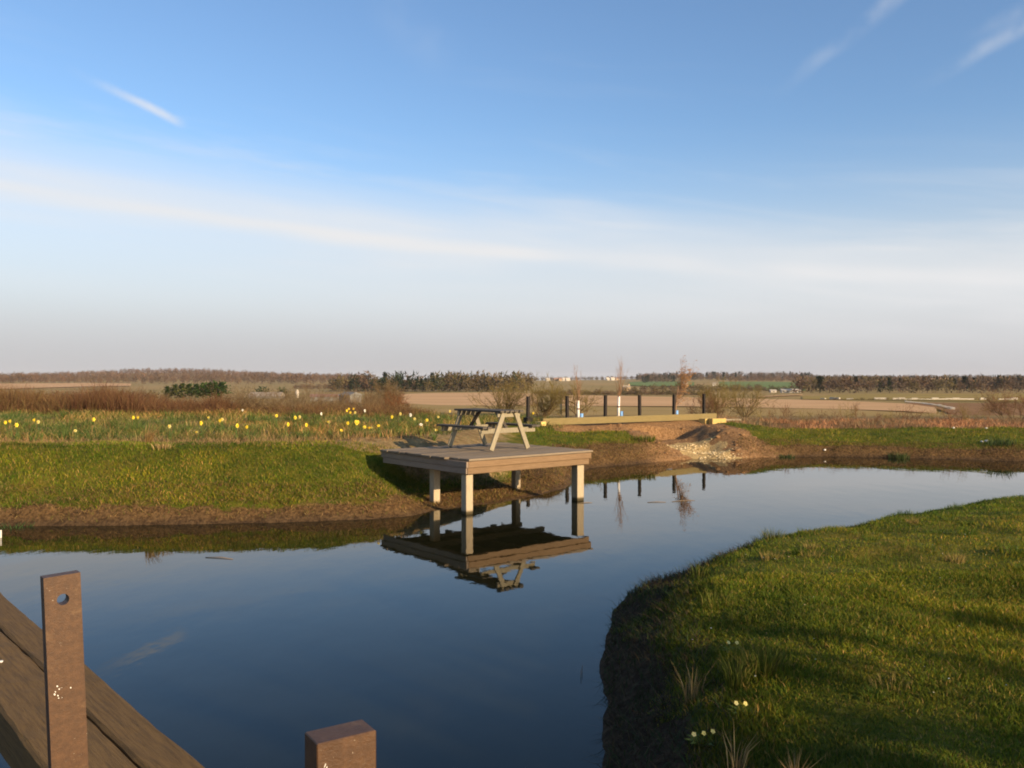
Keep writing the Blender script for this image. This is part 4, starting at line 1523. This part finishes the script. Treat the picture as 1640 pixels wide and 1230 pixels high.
# primroses on the near bank
for px, py, lab in [(1125, 1140, 'pale primroses low on the edge of the near bank'), (1192, 1122, 'small pale primrose right of the primrose pair'), (1178, 1030, 'withered pale flower stalk above the splayed rush')]:
    X, Y = bank(px, py)
    e = thing('primrose', lab, 'flower', (X, Y, gz(X, Y)), 0.3)
    lv = MB()
    for k in range(9):
        a = k * 0.7
        t, s = Vector((math.cos(a), math.sin(a), 0)), Vector((-math.sin(a), math.cos(a), 0))
        lv.poly([t * 0.01, t * 0.05 + s * 0.017 + Vector((0, 0, 0.03)), t * 0.10 + Vector((0, 0, 0.035)), t * 0.05 - s * 0.017 + Vector((0, 0, 0.03))])
    for k in range(3 if px < 1150 else 2):
        c = Vector((-0.05 + 0.045 * k + random.uniform(-.01, .01), -0.02 * k, 0.06 + random.uniform(0, 0.03)))
        ax = Vector((random.uniform(-0.3, 0.4), -0.7, 0.6)).normalized()
        fl = MB()
        s0 = ax.cross(Vector((0, 0, 1))).normalized()
        u0 = s0.cross(ax)
        for j in range(5):
            a = j * 1.2566
            dv, sv = s0 * math.cos(a) + u0 * math.sin(a), -s0 * math.sin(a) + u0 * math.cos(a)
            fl.poly([c, c + dv * 0.009 + sv * 0.007, c + dv * 0.015, c + dv * 0.009 - sv * 0.007])
        fl.make('flower', M['petal_pale'], e)
        lv.tube([(c.x * 0.3, c.y * 0.3, 0), tuple(c)], [0.003, 0.0025], 4)
    lv.make('leaves', M['leaf_green'], e)


def specks():
    """Daisies, fallen petals and feathers scattered over the near lawn."""
    n = 170
    x, y = RNG.uniform(1.2, 5.5, n), RNG.uniform(4.6, 10, n)
    k = near_mask(x, y) & (x < 0.62 * y)
    x, y = x[k], y[k]
    n = len(x)
    z = height(x, y) + RNG.uniform(0.02, 0.045, n)
    a = RNG.uniform(0, 6.28, n)
    r = RNG.uniform(0.003, 0.008, n)[:, None]
    c = np.c_[x, y, z]
    u = np.c_[np.cos(a), np.sin(a), RNG.uniform(-0.3, 0.5, n)] * r
    v = np.c_[-np.sin(a), np.cos(a), RNG.uniform(-0.3, 0.5, n)] * r
    T = np.stack([c - u, c + v, c + u, c - v], 1).reshape(-1, 3)
    tint = np.repeat(palette(n, [(0.72, 0.70, 0.60), (0.55, 0.50, 0.30), (0.5, 0.33, 0.18)], [3, 2, 2]), 4, axis=0)
    o = link('fallen_petals', np_mesh('fallen_petals', T, np.arange(n * 4).reshape(-1, 4), tint), M['leafage'])
    props(o, 'white and tan petals and leaf bits strewn over the near lawn', kind='stuff')


specks()

# ------------------------------------------------------------------ the timber deck over the water
DZ = 0.94
DECK_RZ = math.atan2(0.638, 0.77)
deck = thing('timber_deck', 'square weathered timber deck on posts at the edge of the pond', 'deck', (-0.78, 14.65, 0), DECK_RZ)
rnd = random.Random(11)
PW = 0.1445
for i in range(19):
    y0 = i * PW
    xl = (0.055 if i < 4 else -0.035) + rnd.uniform(-0.012, 0.012)
    xr = (3.04 if i in (1, 2, 6) else 2.98) + rnd.uniform(-0.02, 0.02)
    dz = rnd.uniform(-0.003, 0.003)
    MB().box((xl, y0 - 0.030, DZ - 0.036 + dz), (xr, y0 - 0.030 + PW - 0.009, DZ + dz), 0.004).make('plank', M['weathered_plank'], deck)
DB = DZ - 0.041
MB().box((0.045, -0.028, DB - 0.105), (2.94, 0.016, DB), 0.005).make('fascia_board', M['fascia_wood'], deck)
MB().box((0.045, -0.006, DB - 0.215), (2.90, 0.05, DB - 0.108), 0.005).make('fascia_board', M['fascia_wood'], deck)
MB().box((0.0, -0.028, DB - 0.105), (0.042, 2.70, DB), 0.005).make('side_board', M['fascia_side'], deck)
MB().box((0.012, 0.0, DB - 0.21), (0.040, 2.66, DB - 0.108), 0.005).make('side_board', M['fascia_side'], deck)
MB().box((2.943, 0.02, DB - 0.105), (2.98, 2.70, DB), 0.005).make('side_board', M['fascia_side'], deck)
for k in range(5):
    xx = 0.30 + k * 0.58
    MB().box((xx, 0.06, DB - 0.14), (xx + 0.05, 2.66, DB - 0.004)).make('joist', M['weathered_plank'], deck)
for yy in (1.25, 1.95):
    MB().box((0.08, yy, DB - 0.225), (2.90, yy + 0.07, DB - 0.144)).make('bearer', M['weathered_plank'], deck)
PS = 0.07
for (cx, cy, bz, s) in ((0.135, 0.135, -0.6, 0.072), (2.75, 0.15, -0.6, 0.085), (0.33, 1.38, -0.3, 0.070), (2.66, 1.86, -0.2, 0.068)):
    MB().box((cx - s, cy - s, bz), (cx + s, cy + s, DB - 0.228), 0.006).make('post', M['deck_post'], deck)

# ------------------------------------------------------------------ the picnic table on the deck
tx, ty = -0.78 + 0.77 * 1.79 - 0.638 * 1.67, 14.65 + 0.638 * 1.79 + 0.77 * 1.67
table = thing('picnic_table', 'weathered A-frame picnic table with attached benches on the deck', 'picnic table', (tx, ty, DZ + 0.003), DECK_RZ)
HL, TH = 0.74, 0.715
for k in range(5):
    c = (k - 2) * 0.116
    MB().box((c - 0.047, -HL + rnd.uniform(-.01, .01), TH), (c + 0.047, HL + rnd.uniform(-.01, .01), TH + 0.036), 0.004).make('top_plank', M['bench_plank'], table)
for s in (-1, 1):
    for k in range(2):
        c = s * (0.545 + k * 0.116)
        MB().box((c - 0.05, -HL + rnd.uniform(-.02, .02), 0.42), (c + 0.05, HL + rnd.uniform(-.02, .02), 0.457), 0.004).make('seat_plank', M['bench_plank'], table)
for yy, sgn in ((-0.665, 1), (0.665, -1)):
    for s in (-1, 1):
        MB().bar((s * 0.45, yy, 0.012), (s * 0.145, yy, TH - 0.002), 0.036, 0.095, (s, 0, 0.4), 0.004).make('leg', M['bench_wood'], table)
    y2 = yy + sgn * 0.039
    MB().box((-0.66, y2 - 0.019, 0.325), (0.66, y2 + 0.019, 0.418), 0.004).make('seat_bearer', M['bench_wood'], table)
    MB().box((-0.275, y2 - 0.019, TH - 0.092), (0.275, y2 + 0.019, TH - 0.002), 0.004).make('top_bearer', M['bench_wood'], table)
    MB().bar((0, yy + sgn * 0.062, 0.37), (0, yy + sgn * 0.40, TH - 0.006), 0.07, 0.036, (0, 1, 0.8), 0.003).make('brace', M['bench_plank'], table)

# ------------------------------------------------------------------ sleeper, blocks and stakes at the far inlet
bdir = Vector((BEAM_B[0] - BEAM_A[0], BEAM_B[1] - BEAM_A[1], 0)).normalized()
bang = math.atan2(bdir.y, bdir.x)
BL = float(np.hypot(*(BEAM_B - BEAM_A)))
o = MB().box((0, 0, 0), (BL, 0.13, 0.215), 0.008).make('timber_sleeper', M['green_sleeper'])
o.location = (BEAM_A[0], BEAM_A[1], 0.855)
o.rotation_euler = (0, 0.003, bang)
props(o, 'long pale green timber sleeper laid across the far inlet', 'sleeper')
for nm, lab, px, D, size, zc, rz, mat in [
        ('timber_block', 'short yellow sawn block at the left end of the green sleeper', 866, 26.5, (0.19, 0.30, 0.14), 0.85, bang, 'fresh_timber'),
        ('timber_block', 'thin pale block under the yellow sawn block', 862, 26.35, (0.26, 0.25, 0.09), 0.74, bang, 'bench_wood'),
        ('timber_block', 'black square block at the foot of the first stake', 846, 26.9, (0.22, 0.22, 0.22), 0.88, bang, 'black_timber'),
        ('timber_offcut', 'yellow sawn timber under the right end of the green sleeper', 1131, 30.5, (0.42, 0.3, 0.20), 0.70, bang, 'fresh_timber'),
        ('timber_offcut', 'bright yellow offcut sticking out past the right end of the green sleeper', 1149, 30.3, (0.56, 0.24, 0.19), 0.72, bang - 0.25, 'fresh_timber'),
        ('timber_offcut', 'thin pale batten lying right of the yellow offcuts', 1174, 31.0, (0.6, 0.12, 0.06), 0.80, bang - 0.5, 'bench_wood')]:
    x = at(px, D)
    o = MB().box((-size[0] / 2, -size[1] / 2, 0), (size[0] / 2, size[1] / 2, size[2]), 0.006).make(nm, M[mat])
    o.location = (x, D, zc)
    o.rotation_euler = (0, 0, rz)
    props(o, lab, 'timber')
for i, (px, D, lab) in enumerate([(845, 27.4, 'first black stake, standing behind the black block'), (909, 28.2, 'black stake left of the first young tree'),
                                  (969, 29.1, 'black stake between the two white sleeved trees'), (1025, 29.9, 'black stake standing alone right of the leaning sleeve'),
                                  (1079, 30.7, 'black stake in front of the windswept tree'), (1128, 31.7, 'last black stake, nearest the right end of the sleeper')]):
    x = at(px, D)
    o = MB().box((-0.045, -0.045, gz(x, D) - 0.2), (0.045, 0.045, 1.735), 0.006).make('fence_post', M['black_timber'])
    o.location = (x, D, 0)
    o.rotation_euler = (0, 0.012 * (-1) ** i, bang)
    props(o, lab, 'post', 'black stakes behind the sleeper')


def clods():
    """Lumps of dug earth round the inlet, and the pale gravel washed down it."""
    mb, g = MB(), random.Random(3)
    for i in range(150):
        t, s = g.uniform(0.05, 1.0), g.choice((1, 1, -1)) * g.uniform(0.85, 2.1)
        p = GUL_A + (GUL_B - GUL_A) * t + np.array([s, 0])
        if g.random() < 0.35:
            u = g.uniform(0.05, 1.15)
            p = BEAM_A + (BEAM_B - BEAM_A) * u + np.array((0.59, -0.81)) * g.uniform(0.2, 1.4)
        if pond_dist(p[0], p[1]) < 0.15:
            continue
        r = 0.02 + 0.06 * g.random() ** 3
        mb.rock((p[0], p[1], gz(p[0], p[1]) + r * 0.1), r * 1.2, i, 0.6, 1)
    props(mb.make('earth_clods', M['earth_clod'], None), 'lumps of dug brown earth round the far inlet', kind='stuff')
    mb = MB()
    for i in range(420):
        t = g.uniform(-0.05, 0.60)
        p = GUL_A + (GUL_B - GUL_A) * t + np.array([g.gauss(0, 0.38), 0])
        if pond_dist(p[0], p[1]) < -0.1:
            continue
        r = g.uniform(0.012, 0.035)
        mb.rock((p[0], p[1], gz(p[0], p[1]) + r * 0.3), r, i, 0.6, 1)
    props(mb.make('gravel', M['gravel_stone'], None), 'pale yellow gravel washed down the far inlet', kind='stuff')


clods()
for px, py, r, lab in [(1321, 730, 0.045, 'small white stone at the waterline of the far right bank'), (1581, 729, 0.06, 'white stone on the bare soil near the right edge'),
                       (1573, 730, 0.04, 'small pale stone left of the white stone near the right edge'), (1580, 704, 0.04, 'white scrap on the grass of the far right bank'),
                       (1527, 703, 0.05, 'pale flat stone on the far right bank grass')]:
    D = 3220 / (max(py, 731) - 606) + (0.25 if py > 715 else 3.2)
    X = at(px, D)
    o = MB().rock((0, 0, 0), r, px, 0.6).make('stone', M['white_stone'], None, True)
    o.location = (X, D, gz(X, D) + r * 0.4)
    props(o, lab, 'stone')
for px, py, L, lab in [(1052, 805, 0.35, 'thin brown twig floating left of the pond centre'), (1095, 803, 0.5, 'thin brown twig floating in the middle of the pond'), (940, 806, 0.22, 'short twig floating beside the right deck post'), (350, 895, 0.4, 'pale twig floating on the water below the left bank')]:
    D = 3220 / (py - 606)
    X = at(px, D)
    o = MB().tube([(-L / 2, 0, 0.004), (0, 0.04, 0.010), (L / 2, 0.01, 0.004)], [0.004, 0.006, 0.003], 6).make('floating_twig', M['dry_twig'], None, True)
    o.location = (X, D, 0)
    o.rotation_euler = (0, 0, random.uniform(-0.4, 0.4))
    props(o, lab, 'twig')
o = MB().box((-0.012, -0.012, -0.3), (0.012, 0.012, 0.11), 0.004).make('marker_stake', M['white_guard'])
o.location = (at(0, 12.6), 12.6, 0.0)
props(o, 'short pale stake in the water at the left edge', 'stake')
# bare reed stalks standing in the water by the left frame edge
for i, (px, py) in enumerate([(930, 1085), (932, 1078)]):
    D = 3220 / (py - 606)
    o = MB().tube([(0, 0, -0.1), (0.004, 0, 0.055)], [0.003, 0.002], 5).make('reed_stalk', M['dry_twig'])
    o.location = (at(px, D), D, 0)
    props(o, ['short reed stalk in the water left of the near bank', 'shorter reed stalk just behind the other by the near bank'][i], 'reed')

# ------------------------------------------------------------------ foreground: beam and railing posts
BZ = 0.80
f0 = Vector((-1.18, 3.37, 0))
bd = Vector((-2.42, 2.77, 0)).normalized()
b_rz = math.atan2(bd.x, bd.y) * -1                      # local +Y runs along the beam, away to the left
beam = thing('timber_beam', 'dark weathered double timber beam crossing the lower left corner', 'beam', (f0.x, f0.y, 0), b_rz)


def rough_plank(x0, x1, y0, y1, z0, z1, seed, n=60):
    """A long timber with worn, wavering edges."""
    mb, g = MB(), random.Random(seed)
    rings = []
    for k in range(n + 1):
        y = y0 + (y1 - y0) * k / n
        j = [g.uniform(-0.004, 0.004) for _ in range(6)]
        w = 0.006 * math.sin(k * 0.35 + seed)
        pr = [(x0 + j[0] + w * 0.4, z0), (x1 + j[1] + w, z0), (x1 + j[2] + w, z1 - 0.012), (x1 - 0.014 + j[3] + w, z1 + j[4] * 0.5),
              (x0 + 0.014 + j[5] + w * 0.4, z1 + j[2] * 0.5), (x0 + j[0] + w * 0.4, z1 - 0.012)]
        rings.append([mb.bm.verts.new((a, y, b)) for a, b in pr])
    for a, b in zip(rings, rings[1:]):
        for k in range(6):
            mb.bm.faces.new([a[k], a[(k + 1) % 6], b[(k + 1) % 6], b[k]])
    mb.bm.faces.new(rings[0][::-1])
    mb.bm.faces.new(rings[-1])
    return mb


rough_plank(-0.185, 0.0, -0.62, 7.0, BZ - 0.20, BZ, 1).make('plank', M['dark_beam'], beam)
rough_plank(-0.475, -0.192, -0.36, 7.0, BZ - 0.20, BZ - 0.004, 2).make('plank', M['dark_beam'], beam)
for yy in (3.2, 6.2):
    MB().box((-0.36, yy, -0.8), (-0.16, yy + 0.2, BZ - 0.203), 0.006).make('pile', M['dark_beam'], beam)


def rail_post(label, loc, rz, w, t, top, hole):
    e = thing('railing_post', label, 'post', loc, rz)
    z0 = 0.45
    bm = bmesh.new()
    if hole:
        # a rectangular bar with a round hole bored through near its top
        n, hr, hz = 20, 0.0145, top - hole
        lo, hi = Vector((-w / 2, hz - w / 2)), Vector((w / 2, hz + w / 2))
        ring = []
        for side in (-t / 2, t / 2):
            inner, outer = [], []
            for k in range(n):
                a = 2 * math.pi * (k + 0.5) / n
                c, s = math.cos(a), math.sin(a)
                inner.append(bm.verts.new((c * hr, side, hz + s * hr)))
                m = max(abs(c), abs(s))
                outer.append(bm.verts.new((c / m * w / 2, side, hz + s / m * w / 2)))
            for k in range(n):
                bm.faces.new([inner[k], inner[(k + 1) % n], outer[(k + 1) % n], outer[k]])
            ring.append((inner, outer))
        for k in range(n):
            a, b = ring[0][0], ring[1][0]
            bm.faces.new([a[k], a[(k + 1) % n], b[(k + 1) % n], b[k]])
            a, b = ring[0][1], ring[1][1]
            bm.faces.new([a[k], a[(k + 1) % n], b[(k + 1) % n], b[k]])
        me = bpy.data.meshes.new('bar_head')
        bmesh.ops.recalc_face_normals(bm, faces=bm.faces)
        bm.to_mesh(me)
        bm.free()
        body = link('bar_head', me, M['brown_paint'], e)
        MB().box((-w / 2, -t / 2, hz + w / 2), (w / 2, t / 2, top)).make('bar_top', M['brown_paint'], e)
        MB().box((-w / 2, -t / 2, z0), (w / 2, t / 2, hz - w / 2)).make('bar', M['brown_paint'], e)
    else:
        bm.free()
        MB().box((-w / 2, -t / 2, z0), (w / 2, t / 2, top), 0.0015).make('bar', M['brown_paint'], e)
    return e


p1 = rail_post('brown painted flat bar post with a round hole at its top', (-1.180, 2.275, 0), R(40), 0.086, 0.036, 1.80, 0.062)
p2 = rail_post('brown painted square topped post at the bottom of the frame', (-0.243, 1.236, 0), R(33), 0.088, 0.050, 1.80, 0)
p1.rotation_euler = (0, R(-2.0), R(40))
p1.location.x += 0.072
mb = MB()
g = random.Random(9)
for k in range(7):
    mb.rock((-0.033 + g.uniform(-0.003, 0.003), -0.0225, 1.788 - 0.005 * k * 0.8), 0.0028 + 0.0006 * (k > 4), k, 1.4, 1)
mb.make('bird_dropping', M['bird_white'], p2)
mb = MB()
for k in range(12):
    mb.rock((g.uniform(-0.03, 0.012), -0.0172, 1.505 + g.uniform(-0.02, 0.02)), g.uniform(0.001, 0.0026), k, 1.2, 1)
mb.make('bird_dropping', M['bird_white'], p1)
mb = MB()
mb.rock((0, 0, 0), 0.02, 5, 0.3, 1)
o = mb.make('bird_dropping', M['bird_white'], None)
q = f0 + bd * 1.95 + Vector((-0.2, -0.18, 0)).normalized() * 0.33
o.location = (q.x, q.y, BZ + 0.001)
props(o, 'white dropping on the dark beam left of the bar post', 'dropping')

# the boardwalk that carries the railing posts
bw = thing('boardwalk', 'timber boardwalk under the railing posts, at the near edge of the pond', 'boardwalk', (0, 0, 0))
for k in range(8):
    MB().box((-3.0, -0.6 + k * 0.37, 0.41), (1.0, -0.6 + k * 0.37 + 0.355, 0.45), 0.004).make('plank', M['weathered_plank'], bw)
for xx in (-2.7, -0.9, 0.7):
    MB().box((xx, -0.5, -0.8), (xx + 0.14, -0.36, 0.407)).make('pile', M['deck_post'], bw)
    MB().box((xx, 2.1, -0.8), (xx + 0.14, 2.24, 0.407)).make('pile', M['deck_post'], bw)

# unseen bushes added behind the viewer to throw long shadows on the near bank
rng = np.random.default_rng(77)
for i, (c, s0, h, lab) in enumerate([(3.2, 15.0, 5.6, 'leftmost of the unseen bushes added behind the viewer for shade'), (4.4, 13.0, 4.9, 'low unseen bush added nearest behind the viewer for shade'),
                                     (5.6, 16.0, 5.8, 'tallest unseen bush added behind the viewer for shade')]):
    # c: offset across the sun's direction; s0: distance towards the sun
    x, y = -SUN_H.y * c + SUN_H.x * s0, SUN_H.x * c + SUN_H.y * s0
    e = thing('shade_bush', lab, 'bush', (x, y, gz(x, y)))
    parts_t, parts_c = [], []
    for k in range(4):
        tt, cc = place_tree(BARE[(i + k) % 5], rng, 0, 0, 0, h * (1 - 0.1 * k), (0.10, 0.09, 0.03), (0.14, 0.11, 0.07), 0.8 + 0.1 * k)
        parts_t.append(tt[0])
        parts_c.append(cc[0])
    tri_object('foliage', parts_t, parts_c, parent=e)
    tri_object('stems', [tt[1]], [cc[1]], parent=e)

# ------------------------------------------------------------------ the spring haze over the valley
hm = bpy.data.materials.new('haze')
hm.use_nodes = True
hn, hl = hm.node_tree.nodes, hm.node_tree.links
hn.clear()
pv = hn.new('ShaderNodeVolumePrincipled')
pv.inputs['Color'].default_value = (0.90, 0.90, 0.95, 1)
pv.inputs['Density'].default_value = 0.00005
ho = hn.new('ShaderNodeOutputMaterial')
hl.new(pv.outputs[0], ho.inputs['Volume'])
hz = MB().box((-7000, -500, -70), (7000, 7800, 45)).make('haze', hm)
props(hz, 'thin pale haze lying over the whole valley', kind='stuff')
